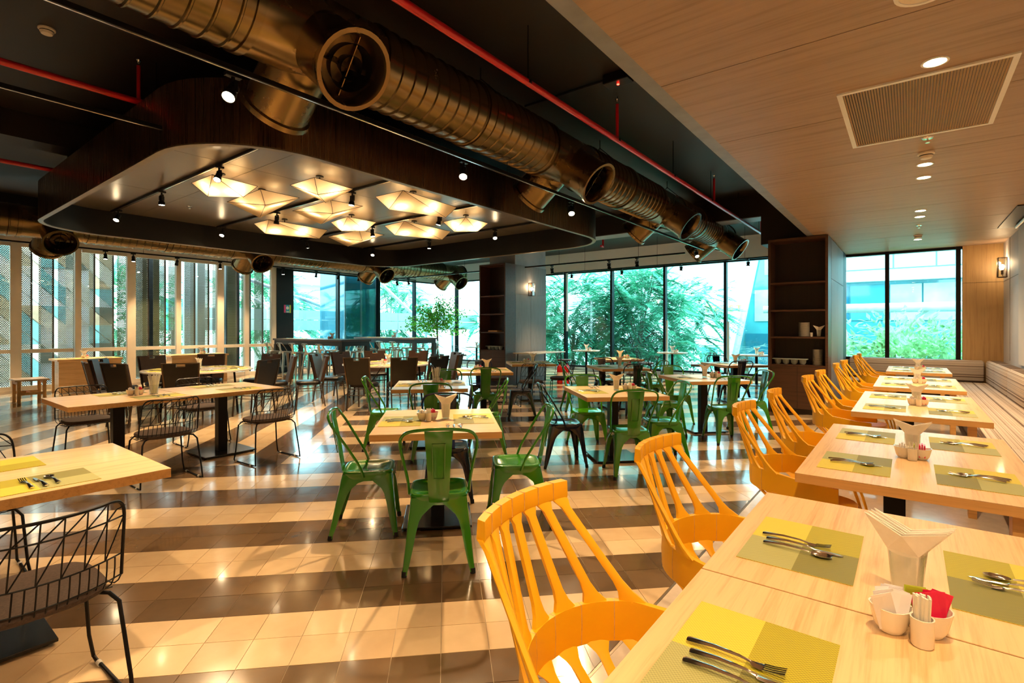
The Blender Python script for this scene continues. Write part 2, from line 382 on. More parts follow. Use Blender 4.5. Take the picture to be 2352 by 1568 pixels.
window(1, X0, -1.9, .10, 3.43, [-15.1, -13.3, -11.5, -9.72, -7.9, -6.07, -4.25, -2.6], 'tall window wall facing the trees', axis='x', at_=Y1)
window(2, 9.2, Y1, .10, 3.43, [10.95, 12.75, 14.6], 'tall window wall behind the bar counters', axis='y', at_=X0)
window(3, -1.05, .80, .80, 3.0, [-.35, .74], 'alcove window over the striped bench', axis='x', at_=12.88)
for nm, a in (('wall_back', (X0, -1.9, Y1, Y1 + .25, 3.43, ZC)), ('wall_back_sill', (X0, -1.9, Y1 - .05, Y1 + .2, -.1, .10)), ('wall_left', (X0 - .25, X0, Y0, Y1, 3.43, ZC)),
              ('wall_left_sill', (X0 - .2, X0 + .05, 9.2, Y1, -.1, .10)), ('wall_left_pier', (X0 - .25, X0 + .04, 8.62, 9.2, 0, 3.43)), ('wall_left_end', (X0 - .25, X0, Y0, 1.2, 0, 3.43))):
    bm = B(); bx(bm, *a); struct(nm, bm, 'black_metal' if nm == 'wall_left_pier' else 'white_wall', label={'wall_left_pier': 'black pier with a small sign'}.get(nm, 'white plaster wall band'))
# pale cord channels standing against three mullions
for n_, (x, zt) in enumerate(((-9.60, 2.2), (-5.97, 1.7), (-4.15, 1.65))):
    bm = B(); bx(bm, x - .03, x + .03, Y1 - .08, Y1 - .03, .1 if n_ else 1.35, zt if n_ else 3.4, .004); struct('trim_%d' % (20 + n_), bm, 'white_plastic', label='white blind channel beside a mullion')

# left screen wall: white frames, glass, perforated strips
root = empty('window_4'); root['kind'] = 'structure'; root['label'] = 'white framed glazed screen with perforated metal strips'
posts = [1.25, 2.42, 3.55, 4.66, 5.78, 6.90, 7.68, 8.56]
def lbox(nm, mt, y0, y1, z0, z1, x0, x1, par=None):
    bm = B(); bx(bm, x0, x1, y0, y1, z0, z1); return mk(nm, bm, mt, par or root)
for i, y in enumerate(posts): 
    w_ = .19 if i % 2 else .12
    lbox('post', 'white_frame', y - w_/2, y + w_/2, 0, 3.43, X0 - .12, X0 + .02)
for a, b_ in zip(posts, posts[1:]):
    for z0, z1 in ((3.36, 3.43), (.87, .96), (0, .1)): lbox('rail', 'white_frame', a + .08, b_ - .08, z0, z1, X0 - .10, X0)
    lbox('pane', 'screen_glass', a + .05, b_ - .05, .96, 3.36, X0 - .056, X0 - .05); lbox('pane', 'screen_glass', a + .05, b_ - .05, .10, .87, X0 - .056, X0 - .05)
sr = random.Random(3)
y = 1.35
while y < 8.45:
    wd = sr.uniform(.24, .30); bm = B()
    x = X0 - .32
    bx(bm, x - .004, x, y, y + wd, .02, 3.6); s = mk('perforated_strip', bm, 'perforated', root)
    bm = B(); bx(bm, x - .05, x + .01, y + wd, y + wd + .03, .02, 3.6); mk('strip_edge', bm, 'walnut_light', root)
    y += wd + sr.uniform(.09, .15)

# ================================================================== FURNITURE PROTOTYPES
# ---- stamped metal cafe chair (faces +Y)
def metal_chair(paint):
    t = empty('metal_chair')
    bm = B(); rs = [ring(bm, sup(a, a * .98, 28, 5, (0, 0), z)) for a, z in ((.170, .385), (.178, .42), (.182, .438), (.176, .450), (.160, .453), (.135, .444), (.07, .440))]
    skin_rings(bm, rs, True, False, True); mk('seat', bm, paint, t, True)
    for sx in (-1, 1):
        for sy in (-1, 1):
            bm = B(); rs = []
            for z, w, c in ((.432, .165, .168), (.40, .150, .172), (.365, .112, .176), (.335, .082, .180), (.30, .066, .184), (.24, .056, .190), (.15, .047, .199), (.06, .036, .208), (.035, .030, .210), (.012, .028, .212)):
                cy_ = c if sy > 0 else c + (.435 - z) * .10
                k = .3 * min(w, .05); th = .003
                P = [(c - w, cy_), (c - k, cy_), (c - k * .3, cy_ - k * .3), (c, cy_ - k), (c, cy_ - w), (c - th, cy_ - w), (c - th, cy_ - k - .002), (c - k * .3 - th, cy_ - k * .3 - th), (c - k - .002, cy_ - th), (c - w, cy_ - th)]
                rs.append(ring(bm, [(sx * x, sy * y, z) for x, y in P]))
            skin_rings(bm, rs); lg = mk('leg', bm, paint, t, True)
            bm = B(); cyl(bm, (sx * .201, sy * (.201 if sy > 0 else .243), 0), (sx * .198, sy * (.198 if sy > 0 else .238), .03), .016, .017, 10); mk('rubber_foot', bm, 'rubber', lg, True)
    bm = B()
    for s in (-1, 1): tube(bm, smooth_path([(-.165, s * .165, .33), (-.08, s * .08, .352), (0, 0, .356), (.08, -s * .08, .352), (.165, -s * .165, .33)], 2), 0, sq=(.012, .003))
    mk('cross_brace', bm, paint, t)
    # central splat
    bm = B(); rs = []
    for z, y, w in ((.405, -.172, .060), (.44, -.186, .061), (.50, -.196, .064), (.60, -.212, .068), (.72, -.236, .075), (.80, -.252, .080), (.848, -.256, .084)):
        rs.append(ring(bm, [(x * w, y - .010 * (1 - x * x) , z) for x in (-1, -.5, 0, .5, 1)] + [(x * w, y - .010 * (1 - x * x) + .004, z) for x in (1, .5, 0, -.5, -1)]))
    skin_rings(bm, rs); sp_ = mk('backrest', bm, paint, t, True)
    bm = B(); path = [(-.033, -.2195, .56), (.033, -.2195, .56), (.038, -.259, .775), (-.038, -.259, .775)]
    tube(bm, path, .0035, 6, closed=True); mk('pressed_rib', bm, paint, sp_, True)
    bm = B(); h = [(-.186, -.02, .415), (-.192, -.05, .50), (-.208, -.12, .62), (-.226, -.195, .74), (-.222, -.235, .80), (-.19, -.256, .840), (-.12, -.264, .856), (0, -.268, .862)]
    tube(bm, smooth_path(h + [(-x, y, z) for x, y, z in h[-2::-1]], 4), .0095, 8); mk('back_hoop', bm, paint, t, True)
    return t
K_green, K_lime, K_navy = (Kind(metal_chair(p)) for p in ('green_paint', 'lime_paint', 'navy_paint'))

# ---- wire chair with cushion (faces +Y)
def wire_chair():
    t = empty('wire_chair')
    def bp(u, v): return Vector((.245 * u * (1 - .06 * v), -.235 - .085 * v + .085 * u * u, .47 + .33 * v))
    bm = B(); rim = [bp(-1, .02), bp(-1.0, .4), bp(-1.0, .8), bp(-.93, .95), bp(-.8, 1.0)] + [bp(u / 10, 1) for u in range(-6, 7, 2)] + [bp(.8, 1.0), bp(.93, .95), bp(1, .8), bp(1, .4), bp(1, .02)]
    tube(bm, smooth_path(rim, 3), .006, 7); mk('back_rim', bm, 'black_metal', t, True)
    bm = B(); W = .0028
    for v in (.30, .78, .02): tube(bm, [bp(-1 + k / 8, v) for k in range(17)], W * 1.2, 5)
    us = [-.72, -.43, -.14, .14, .43, .72]
    for i, u in enumerate(us):
        tube(bm, [bp(u, .30), bp(u, .65), bp(u, 1.0)], W, 5)
    for u in [-1] + us:
        j = u + .29 if u > -1 else -.72
        if j <= 1.01: tube(bm, [bp(u, .78), bp((u + j) / 2, .89), bp(j, 1.0 if abs(j) < .9 else .9)], W, 5); tube(bm, [bp(min(j, 1), .78), bp(u, .30)], W, 5)
    mk('back_wires', bm, 'black_metal', t, True)
    bm = B()
    for k in range(17):
        u = -1 + k / 8; a, b_ = bp(u, .30), bp(u, .02)
        x = a.x
        pts = [a, b_, Vector((x * .97, b_.y + .035, .435)), Vector((x * .95, b_.y + .12, .425)), Vector((x * .92, .08, .425)), Vector((x * .86, .20 - .05 * u * u, .432))]
        tube(bm, smooth_path(pts, 2), W, 5)
    for f in (-.12, -.02, .08, .18): tube(bm, [(-.225 + .028125 * k, f - .05 * ((k - 8) / 8) ** 2 * (1 if f > 0 else 0), .424) for k in range(17)], W, 5)
    mk('seat_wires', bm, 'black_metal', t, True)
    bm = B(); rs = [ring(bm, sup(a, b_, 28, 3.2, (0, -.01), z)) for a, b_, z in ((.195, .195, .430), (.212, .212, .440), (.216, .216, .455), (.208, .208, .470), (.17, .17, .476), (.09, .09, .478))]
    skin_rings(bm, rs); mk('cushion', bm, 'cushion', t, True)
    for s in (-1, 1):
        bm = B(); pts = [(s * .16, -.12, .428), (s * .20, -.17, .425), (s * .225, -.195, .39), (s * .25, -.235, .10), (s * .255, -.245, .012), (s * .256, -.20, .009), (s * .256, .10, .009), (s * .255, .17, .009), (s * .252, .195, .02), (s * .235, .19, .12), (s * .215, .175, .39), (s * .19, .15, .425), (s * .14, .10, .428)]
        tube(bm, pts, .0075, 8); lg = mk('sled_leg', bm, 'black_metal', t, True)
        for y in (-.17, .12):
            bm = B(); cyl(bm, (s * .256, y, .008), (s * .256, y + .028, .008), .011, seg=10); mk('glide', bm, 'white_plastic', lg, True)
    return t
K_wire = Kind(wire_chair())

# ---- yellow high-back spindle armchair (faces +Y)
def yellow_chair():
    t = empty('spindle_armchair'); P = 'yellow_paint'; n = 7
    fr = [-1 + 2 * k / (n - 1) for k in range(n)]
    def crest(f): return Vector((.185 * f, -.375 + .035 * f * f, .955))
    def band(f, dz=0): return Vector((.255 * math.sin(f * 1.05) / math.sin(1.05), -.285 + .16 * f * f, .592 + dz))
    def seatp(f): return Vector((.20 * math.sin(f * 1.2) / math.sin(1.2) , -.17 + .12 * f * f, .435))
    bm = B(); rs = []
    for k in range(25):
        f = -1.12 + 2.24 * k / 24; c = crest(f); rs.append(ring(bm, [c + Vector(v) for v in ((0, -.011, -.026), (0, .011, -.026), (0, .014, -.02), (0, .012, .026), (0, -.010, .028), (0, -.014, -.02))]))
    skin_rings(bm, rs); cr = mk('crest_rail', bm, P, t, True)
    bm = B()
    for k in range(n - 1):
        c = crest((fr[k] + fr[k + 1]) / 2); bx(bm, c.x - .0012, c.x + .0012, c.y - .0145, c.y + .0145, .932, .9832)
    mk('rail_joint', bm, 'oak_edge', cr)['kind'] = 'stuff'
    for f in fr:
        a, b_ = crest(f) - Vector((0, 0, .02)), band(f, .052); bm = B(); rs = []
        t0 = Vector((.185, .07 * f, 0)).normalized(); t1 = Vector((.309 * math.cos(1.05 * f), .32 * f, 0)).normalized()
        for s, w in ((0, .030), (.05, .024), (.10, .0155), (.5, .0145), (.80, .0155), (.90, .022), (.96, .033), (1, .040)):
            c = a.lerp(b_, s); tg = t0.lerp(t1, s).normalized(); nn = Vector((-tg.y, tg.x, 0)); rs.append(ring(bm, [c + tg * (x * w) + nn * (y * .0095) for x, y in ((-1, -.6), (-.6, -1), (.6, -1), (1, -.6), (1, .6), (.6, 1), (-.6, 1), (-1, .6))]))
        skin_rings(bm, rs); mk('spindle', bm, P, t, True)
    bm = B(); rs = []
    path = [(-.285, .20, .582), (-.290, .10, .583), (-.283, .0, .587)] + [tuple(band(-1 + k / 10)) for k in range(21)] + [(.283, .0, .587), (.290, .10, .583), (.285, .20, .582)]
    for i, p in enumerate(path):
        p = Vector(p); a = Vector(path[max(i - 1, 0)]); b_ = Vector(path[min(i + 1, len(path) - 1)]); d = (b_ - a).normalized(); nn = Vector((-d.y, d.x, 0))
        hh = .058 if 2 < i < len(path) - 3 else (.038, .042, .050)[min(i, len(path) - 1 - i)]
        rs.append(ring(bm, [p + nn * y + Vector((0, 0, z)) for y, z in ((-.009, -hh), (.009, -hh), (.012, 0), (.009, hh), (-.009, hh), (-.012, 0))]))
    skin_rings(bm, rs); ab = mk('arm_band', bm, P, t, True); bm = B()
    for k in range(n - 1):
        f = (fr[k] + fr[k + 1]) / 2; tg = Vector((.309 * math.cos(1.05 * f), .32 * f, 0)).normalized(); nn = Vector((-tg.y, tg.x, 0))
        skin_rings(bm, [ring(bm, [band(f, z) + tg * (.0014 * a) + nn * (w * b_) for a, b_ in ((-1, -1), (1, -1), (1, 1), (-1, 1))]) for z, w in ((-.0585, .0094), (0, .0126), (.0585, .0094))])
    mk('plate_joint', bm, 'oak_edge', ab)['kind'] = 'stuff'
    for f in fr[0:]:
        a, b_ = band(f, -.052), seatp(f); bm = B(); rs = []
        t0 = Vector((.309 * math.cos(1.05 * f), .32 * f, 0)).normalized(); t1 = Vector((.2575 * math.cos(1.2 * f), .24 * f, 0)).normalized()
        for s, w in ((0, .039), (.1, .031), (.22, .020), (.35, .015), (.8, .015), (1, .022)):
            c = a.lerp(b_, s); tg = t0.lerp(t1, s).normalized(); nn = Vector((-tg.y, tg.x, 0)); rs.append(ring(bm, [c + tg * (x * w) + nn * (y * .009) for x, y in ((-1, -.7), (-.6, -1), (.6, -1), (1, -.7), (1, .7), (.6, 1), (-.6, 1), (-1, .7))]))
        skin_rings(bm, rs); mk('lower_spindle', bm, P, t, True)
    bm = B(); rs = [ring(bm, sup(a, b_, 28, 2.8, (0, .03), z)) for a, b_, z in ((.19, .19, .385), (.235, .225, .405), (.245, .235, .435), (.235, .225, .45), (.18, .17, .445), (.09, .09, .44))]
    skin_rings(bm, rs); mk('seat', bm, P, t, True)
    for s in (-1, 1):
        bm = B(); tube(bm, smooth_path([(s * .14, .15, .40), (s * .20, .21, .22), (s * .235, .25, .02), (s * .235, .20, .012), (s * .235, -.20, .012), (s * .235, -.25, .02), (s * .21, -.18, .22), (s * .14, -.08, .40)], 3), .0095, 8); mk('sled_leg', bm, P, t, True)
    bm = B(); tube(bm, [(-.235, .18, .012), (.235, .18, .012)], .008, 8); mk('floor_bar', bm, P, t, True)
    return t
K_yellow = Kind(yellow_chair())

# ---- brown upholstered banquet chair (faces +Y)
def banquet_chair():
    t = empty('banquet_chair')
    def yb(z): return -.20 - (z - .42) * .22
    bm = B(); rs = []
    outline = [(-.205, .46), (.205, .46), (.225, .93), (.06, .93), (.06, .885), (-.06, .885), (-.06, .93), (-.225, .93)]
    for dy in (0, .035):
        rs.append(ring(bm, [(x, yb(z) + dy, z) for x, z in outline]))
    skin_rings(bm, rs); mk('backrest', bm, 'brown_vinyl', t)
    bm = B(); rs = [ring(bm, [(x * .97, yb(z) + dy, z * .995) for x, z in outline]) for dy in (-.014, -.001)]; skin_rings(bm, rs); mk('back_panel', bm, 'black_vinyl', t)
    bm = B(); tube(bm, [(-.21, yb(.43) - .012, .43), (-.235, yb(.935) - .012, .935), (.235, yb(.935) - .012, .935), (.21, yb(.43) - .012, .43)], 0, sq=(.010, .012)); mk('back_frame', bm, 'chair_bronze', t)
    bm = B(); tube(bm, [(-.065, yb(.885) - .004, .886), (.065, yb(.885) - .004, .886)], .007, 8); mk('handle', bm, 'steel', t, True)
    bm = B(); rs = [ring(bm, sup(a, a * .98, 24, 4.5, (0, .02), z)) for a, z in ((.205, .405), (.218, .42), (.218, .455), (.20, .475), (.12, .482))]; skin_rings(bm, rs); mk('seat', bm, 'black_vinyl', t, True)
    for s in (-1, 1):
        bm = B(); tube(bm, [(s * .205, yb(.46) - .01, .46), (s * .205, -.20, .40), (s * .205, -.26, .0)], 0, sq=(.010, .011)); mk('leg', bm, 'chair_bronze', t)
        bm = B(); tube(bm, [(s * .195, .20, .41), (s * .20, .235, .0)], 0, sq=(.010, .011)); mk('leg', bm, 'chair_bronze', t)
        bm = B()
        for z in (.35, .30): tube(bm, [(s * .20, -.21, z), (s * .198, .212, z)], .006, 6)
        mk('stretcher', bm, 'chair_bronze', t)
    bm = B()
    for y, z in ((-.205, .385), (.205, .385), (-.225, .27)): tube(bm, [(-.20, y, z), (.20, y, z)], .008, 6)
    mk('seat_rail', bm, 'chair_bronze', t)
    return t
K_banq = Kind(banquet_chair())

# ---- bare metal bar stool with low back (faces +Y)
def bar_stool():
    t = empty('bar_stool'); P = 'aluminium'
    bm = B(); rs = [ring(bm, sup(a, a, 20, 5, (0, 0), z)) for a, z in ((.140, .70), (.15, .735), (.152, .752), (.14, .758), (.07, .75))]; skin_rings(bm, rs, True, False, True); mk('seat', bm, P, t, True)
    for sx in (-1, 1):
        for sy in (-1, 1):
            bm = B(); rs = []
            for z, w, c in ((.735, .10, .140), (.68, .07, .148), (.60, .056, .158), (.30, .044, .190), (.06, .028, .212), (.0, .024, .216)):
                rs.append(ring(bm, [(sx * x, sy * y, z) for x, y in ((c - w, c), (c - .008, c), (c, c - .008), (c, c - w), (c - .004, c - w), (c - .004, c - .011), (c - .011, c - .004), (c - w, c - .004))]))
            skin_rings(bm, rs); mk('leg', bm, P, t)
    bm = B()
    for z, c in ((.30, .188),):
        for a, b_ in (((-c, -c), (c, -c)), ((c, -c), (c, c)), ((c, c), (-c, c)), ((-c, c), (-c, -c))): tube(bm, [(*a, z), (*b_, z)], 0, sq=(.012, .004))
    mk('foot_rail', bm, P, t)
    bm = B(); tube(bm, smooth_path([(-.145, -.02, .74), (-.17, -.10, .86), (-.165, -.19, .985), (-.13, -.205, 1.01), (0, -.208, 1.015), (.13, -.205, 1.01), (.165, -.19, .985), (.17, -.10, .86), (.145, -.02, .74)], 3), .0085, 7); mk('back_hoop', bm, P, t, True)
    bm = B(); rs = [ring(bm, [(-w, y, z), (w, y, z), (w, y + .004, z), (-w, y + .004, z)]) for z, y, w in ((.71, -.15, .045), (.80, -.165, .048), (1.0, -.205, .062))]; skin_rings(bm, rs); mk('backrest', bm, P, t)
    return t
K_stool = Kind(bar_stool())

# ---- tables
def pedestal(t, x, y, h, pl=.25):
    bm = B(); bx(bm, x - .05, x + .05, y - .05, y + .05, .02, h, .004); mk('column', bm, 'black_metal', t)
    bm = B(); bx(bm, x - pl, x + pl, y - pl, y + pl, .012, .028, .003); pb = mk('base_plate', bm, 'black_gloss', t)
    bm = B(); bx(bm, x - .2, x + .2, y - .2, y + .2, h - .012, h); mk('top_bracket', bm, 'black_metal', t)
    for sx in (-1, 1):
        for sy in (-1, 1):
            bm = B(); cyl(bm, (x + sx * (pl - .04), y + sy * (pl - .04), 0), (x + sx * (pl - .04), y + sy * (pl - .04), .013), .018, seg=10); mk('foot', bm, 'rubber', pb, True)
def table(name, w, d, loc, rz, label, group=None, h=.75, grain='oak', ped=None, pl=.25, th=.045):
    t = empty(name, loc, rz, label, 'table', group)
    bm = B(); bx(bm, -w/2, w/2, -d/2, d/2, h - .004, h, .0015); tp = mk('tabletop', bm, grain, t)
    bm = B(); bx(bm, -w/2 + .001, w/2 - .001, -d/2 + .001, d/2 - .001, h - th, h - .004); mk('table_edge', bm, 'oak_edge', t)
    for p in (ped or [(0, 0)]): pedestal(t, p[0], p[1], h - th, pl)
    return t
def round_table(loc, r, label, white='porcelain', folding=True, h=.75, group=None):
    t = empty('round_table', loc, 0, label, 'table', group)
    bm = B(); lathe(bm, [(r - .012, h - .03), (r, h - .026), (r, h - .004), (r - .004, h)], 48); mk('tabletop', bm, white, t, True)
    if folding:
        for s in (-1, 1):
            for q in (-1, 1):
                bm = B(); tube(bm, [(s * .55 * r, q * .45 * r, h - .03), (s * .60 * r, q * .5 * r, 0)], .018, 8); mk('leg', bm, 'black_metal', t, True)
            bm = B(); tube(bm, [(s * .58 * r, -.47 * r, .35), (s * .58 * r, .47 * r, .35)], .010, 6); tube(bm, [(s * .58 * r, 0, .35), (s * .15 * r, 0, h - .03)], .010, 6); mk('brace', bm, 'black_metal', t, True)
    else:
        bm = B(); cyl(bm, (0, 0, .02), (0, 0, h - .03), .035, seg=14); mk('column', bm, 'black_metal', t, True)
        bm = B(); lathe(bm, [(.25, 0), (.25, .015), (.05, .03)], 28); mk('base_plate', bm, 'black_metal', t, True)
    return t

# ---- table-top things
def placemat(flip=False):
    me_w, me_d = .42, .30; bm = B()
    x = [-me_w/2, .0, me_w/2]; y = [-me_d/2, .0, me_d/2]; mi = [[1, 0], [3, 2]] if flip else [[0, 1], [2, 3]]
    V = [[bm.verts.new((a, b_, .0018)) for a in x] for b_ in y]; W = [[bm.verts.new((a, b_, 0)) for a in x] for b_ in y]
    for j in range(2):
        for i in range(2):
            f = bm.faces.new((V[j][i], V[j][i+1], V[j+1][i+1], V[j+1][i])); f.material_index = mi[j][i]
            g = bm.faces.new((W[j][i], W[j+1][i], W[j+1][i+1], W[j][i+1])); g.material_index = mi[j][i]
    per = [(0,0),(0,1),(0,2),(1,2),(2,2),(2,1),(2,0),(1,0)]
    for a, b_ in zip(per, per[1:] + per[:1]):
        bm.faces.new((W[a[0]][a[1]], W[b_[0]][b_[1]], V[b_[0]][b_[1]], V[a[0]][a[1]]))
    return mk('placemat', bm, ['mat_yellow', 'mat_sage', 'mat_olive', 'mat_moss'])
def handle_rings(bm, y0, y1, pts): pass
def cutlery(kind):
    'lies along +Y, handle end at y=-.1'
    bm = B(); prof = [(-.10, .008, .006, .003), (-.095, .0095, .0065, .0035), (-.04, .0065, .011, .003), (.01, .0038, .010, .0028), (.03, .0035, .007, .0025)]
    rs = [ring(bm, [(-w, y, z), (-w*.5, y, z + t), (w*.5, y, z + t), (w, y, z), (w*.5, y, z - t*.5), (-w*.5, y, z - t*.5)]) for y, w, z, t in prof]
    if kind == 'knife':
        for y, w, z, t in ((.035, .0075, .004, .0016), (.08, .009, .0035, .0012), (.105, .006, .003, .001), (.115, .001, .003, .0008)): rs.append(ring(bm, [(-w, y, z), (-w*.5, y, z + t), (w*.5, y, z + t), (w, y, z), (w*.5, y, z - t*.5), (-w*.5, y, z - t*.5)]))
        skin_rings(bm, rs)
    elif kind == 'spoon':
        skin_rings(bm, rs); N = 14; rr = []
        for s, z in ((1, .008), (.8, .0045), (.45, .0025)): rr.append(ring(bm, [(.0195*s*math.cos(2*math.pi*k/N), .062 + .030*s*math.sin(2*math.pi*k/N), z) for k in range(N)]))
        for s, z in ((.45, .0016), (.8, .0034), (1, .0068)): rr.append(ring(bm, [(.0195*s*math.cos(2*math.pi*k/N), .062 + .030*s*math.sin(2*math.pi*k/N), z) for k in range(N)]))
        a = rr[:3]; b_ = rr[3:]
        skin_rings(bm, a, True, False, True); skin_rings(bm, b_, True, True, False); skin_rings(bm, [b_[2], a[0]], True, False, False)
    else:
        for y, w, z, t in ((.038, .011, .005, .002), (.05, .0125, .0045, .0018), (.058, .0125, .005, .0015)): rs.append(ring(bm, [(-w, y, z), (-w*.5, y, z + t), (w*.5, y, z + t), (w, y, z), (w*.5, y, z - t*.5), (-w*.5, y, z - t*.5)]))
        skin_rings(bm, rs)
        for x in (-.0105, -.0035, .0035, .0105): tube(bm, [(x, .056, .0055), (x, .075, .0075), (x, .098, .0125)], 0, sq=(.0017, .001))
    return mk({'knife': 'table_knife', 'fork': 'fork', 'spoon': 'spoon'}[kind], bm, 'steel', None, True)
K_mat = Kind(placemat()); K_mat2 = Kind(placemat(True)); K_cut = {k: Kind(cutlery(k)) for k in ('knife', 'fork', 'spoon')}
def tumbler():
    bm = B(); lathe(bm, [(.028, .004), (.034, .10), (.036, .115), (.038, .115), (.036, .10), (.031, 0)], 20, cap0=True, cap1=True); return mk('tumbler', bm, 'tumbler_glass', None, True)
def napkins(n):
    'folded paper napkins standing in a glass, tops spread in a V'
    t = empty('napkin_bundle')
    for k in range(n):
        o = (k - (n - 1) / 2) * (.036 / n); lean = o * .9
        bm = B(); th = .0014 if n > 4 else .003
        pl = [(-.024, .006), (.024, .006), (.033, .115), (.085, .185 + .004 * (k % 2)), (.0, .160 - .003 * (k % 3)), (-.085, .188 - .004 * (k % 2)), (-.033, .115)]
        rs = [ring(bm, [(x, o + dy + lean * (z / .1) ** 1 * .6 - abs(x) * .15, z) for x, z in pl]) for dy in (-th, th)]
        skin_rings(bm, rs); mk('napkin', bm, 'paper', t)
    return t
def caddy():
    t = empty('sachet_caddy')
    for s in (-1, 1):
        bm = B(); rs = []
        for a, b_, z in ((.024, .020, 0), (.032, .028, .012), (.040, .034, .045), (.0425, .0365, .056), (.0395, .0335, .056), (.036, .030, .044), (.022, .018, .008)): rs.append(ring(bm, [(p[0] + s * .040, p[1] + .006, p[2] + .006 * abs(p[0]) / .04) for p in sup(a, b_, 18, 2.3, (0, 0), z)]))
        skin_rings(bm, rs); mk('bowl', bm, 'porcelain', t, True)
    bm = B(); lathe(bm, [(.019, 0), (.0215, .004), (.0225, .062), (.0195, .062), (.0185, .01)], 18, (0, -.042, 0)); mk('pick_cup', bm, 'porcelain', t, True)
    return t
def sachets_far(t):
    for mt, x, n in (('sachet_white', -.04, 3), ('sachet_red', .045, 3), ('sachet_green', .02, 1)):
        for k in range(n):
            bm = B(); bx(bm, x + k * .010 - .018, x + k * .010 - .014 + .003, -.022, .028, .014, .078 + .006 * (k % 2)); mk('sachet', bm, mt, t)
    bm = B()
    for k in range(9): cyl(bm, (.010 * math.cos(k * .7), -.042 + .010 * math.sin(k * .7), .012), (.016 * math.cos(k * .7), -.042 + .016 * math.sin(k * .7), .095), .0022, seg=5)
    mk('toothpicks', bm, 'straw_paper', t); t.children[-1]['kind'] = 'stuff'
K_tumbler = Kind(tumbler()); K_nap = Kind(napkins(3)); cf = caddy(); sachets_far(cf); K_caddy = Kind(cf)
def straw_glass():
    t = empty('straw_glass'); bm = B(); lathe(bm, [(.036, .003), (.044, .10), (.046, .10), (.040, 0)], 18); mk('glass_cup', bm, 'tumbler_glass', t, True)
    rr = random.Random(5)
    for k in range(26):
        a = rr.uniform(0, 6.28); q = math.sqrt(rr.random()); bm = B(); cyl(bm, (.026*q*math.cos(a), .026*q*math.sin(a), .008), (.060*q*math.cos(a), .060*q*math.sin(a), .205 + rr.uniform(-.015, .01)), .004, seg=6); mk('straw', bm, 'straw_paper', t, True)
    return t
K_straw = Kind(straw_glass())
HTOP = .75
def setting(cx, cy, rz, ph, grp, z=HTOP, spread=.045, over=0.0, cross=False, pos='', flip=True):
    'one place: mat, fork, knife, spoon; rz = way the guest faces (+Y local)'
    ca, sa = math.cos(rz), math.sin(rz)
    def W(x, y): return (cx + ca * x - sa * y, cy + sa * x + ca * y)
    (K_mat2 if flip else K_mat).put((*W(0, 0), z + .0005), rz, 'green woven placemat' + pos + ' on ' + ph, grp + ' placemats', 'placemat')
    j = random.uniform(-.05, .05)
    for q, (kd, off) in enumerate((('fork', -spread), ('knife', 0), ('spoon', spread))):
        x, y = W(.02 + off * (1 + .1 * j), -.01 + .012 * math.sin(q * 2 + cx * 5))
        K_cut[kd].put((x, y, z + .0025), rz + j + (.10 * (q - 1) if cross else 0), {'fork': 'steel fork', 'knife': 'steel knife', 'spoon': 'steel spoon'}[kd] + pos + ' on ' + ph, grp + ' ' + kd + 's', {'knife': 'knife'}.get(kd, kd))
def centrepiece(x, y, rz, ph, grp, z=HTOP, caddy_=True, gap=.11, side=(0, -1)):
    g = grp if 'bench' in grp or 'bar' in grp else None
    K_tumbler.put((x, y, z + .0005), rz, 'clear glass tumbler of napkins on ' + ph, g and g + ' tumblers', 'glass')
    K_nap.put((x, y, z + .004), rz, 'cream paper napkins folded in the tumbler on ' + ph, g and g + ' napkins', 'napkins')
    if caddy_:
        c, s = math.cos(rz), math.sin(rz); dx, dy = side[0] * gap, side[1] * gap
        K_caddy.put((x + c * dx - s * dy, y + s * dx + c * dy, z + .0005), rz, 'white sachet caddy beside the napkins on ' + ph, g and g + ' caddies', 'caddy')

# ================================================================== BENCH SIDE (right)
BT = 'oak table between yellow chairs and striped bench'
def place_bench_table(x0, x1, y0, y1, label, group):
    cx, cy = (x0 + x1) / 2, (y0 + y1) / 2
    t = table('bench_table', x1 - x0, y1 - y0, (cx, cy, 0), 0, label, group, grain='oak_y', ped=[(-.08, 0)], pl=.27)
    bm = B(); bx(bm, (x1-x0)/2 - .14, (x1-x0)/2 - .09, -(y1-y0)/2 + .05, -(y1-y0)/2 + .14, 0, .705); mk('oak_leg', bm, 'oak_edge', t)
    return cx, cy
PJ = 'the joined oak tables nearest the wall end of bench'
jl = 'oak table of the joined pair by the bench'
place_bench_table(-.48, .43, .64, 1.527, jl + ', its napkin glass missing', None)
place_bench_table(-.48, .43, 1.533, 2.41, jl + ', holding the napkin tumbler', None)
PA = 'the joined table pair by the bench'
for (x, y, rz, ps) in ((-.27, 1.13, -math.pi/2, ', chair side, far from alcove,'), (-.27, 1.88, -math.pi/2, ', chair side, alcove end,'), (.235, 1.13, math.pi/2, ', bench side, far from alcove,'), (.235, 1.90, math.pi/2, ', bench side, alcove end,')): setting(x, y, rz, PA, 'joined bench tables', spread=.038, pos=ps, flip=rz > 0)
BN = ('the fourth bench table from the alcove', 'the third bench table from the alcove', 'the second bench table from the alcove', 'the bench table right at the alcove')
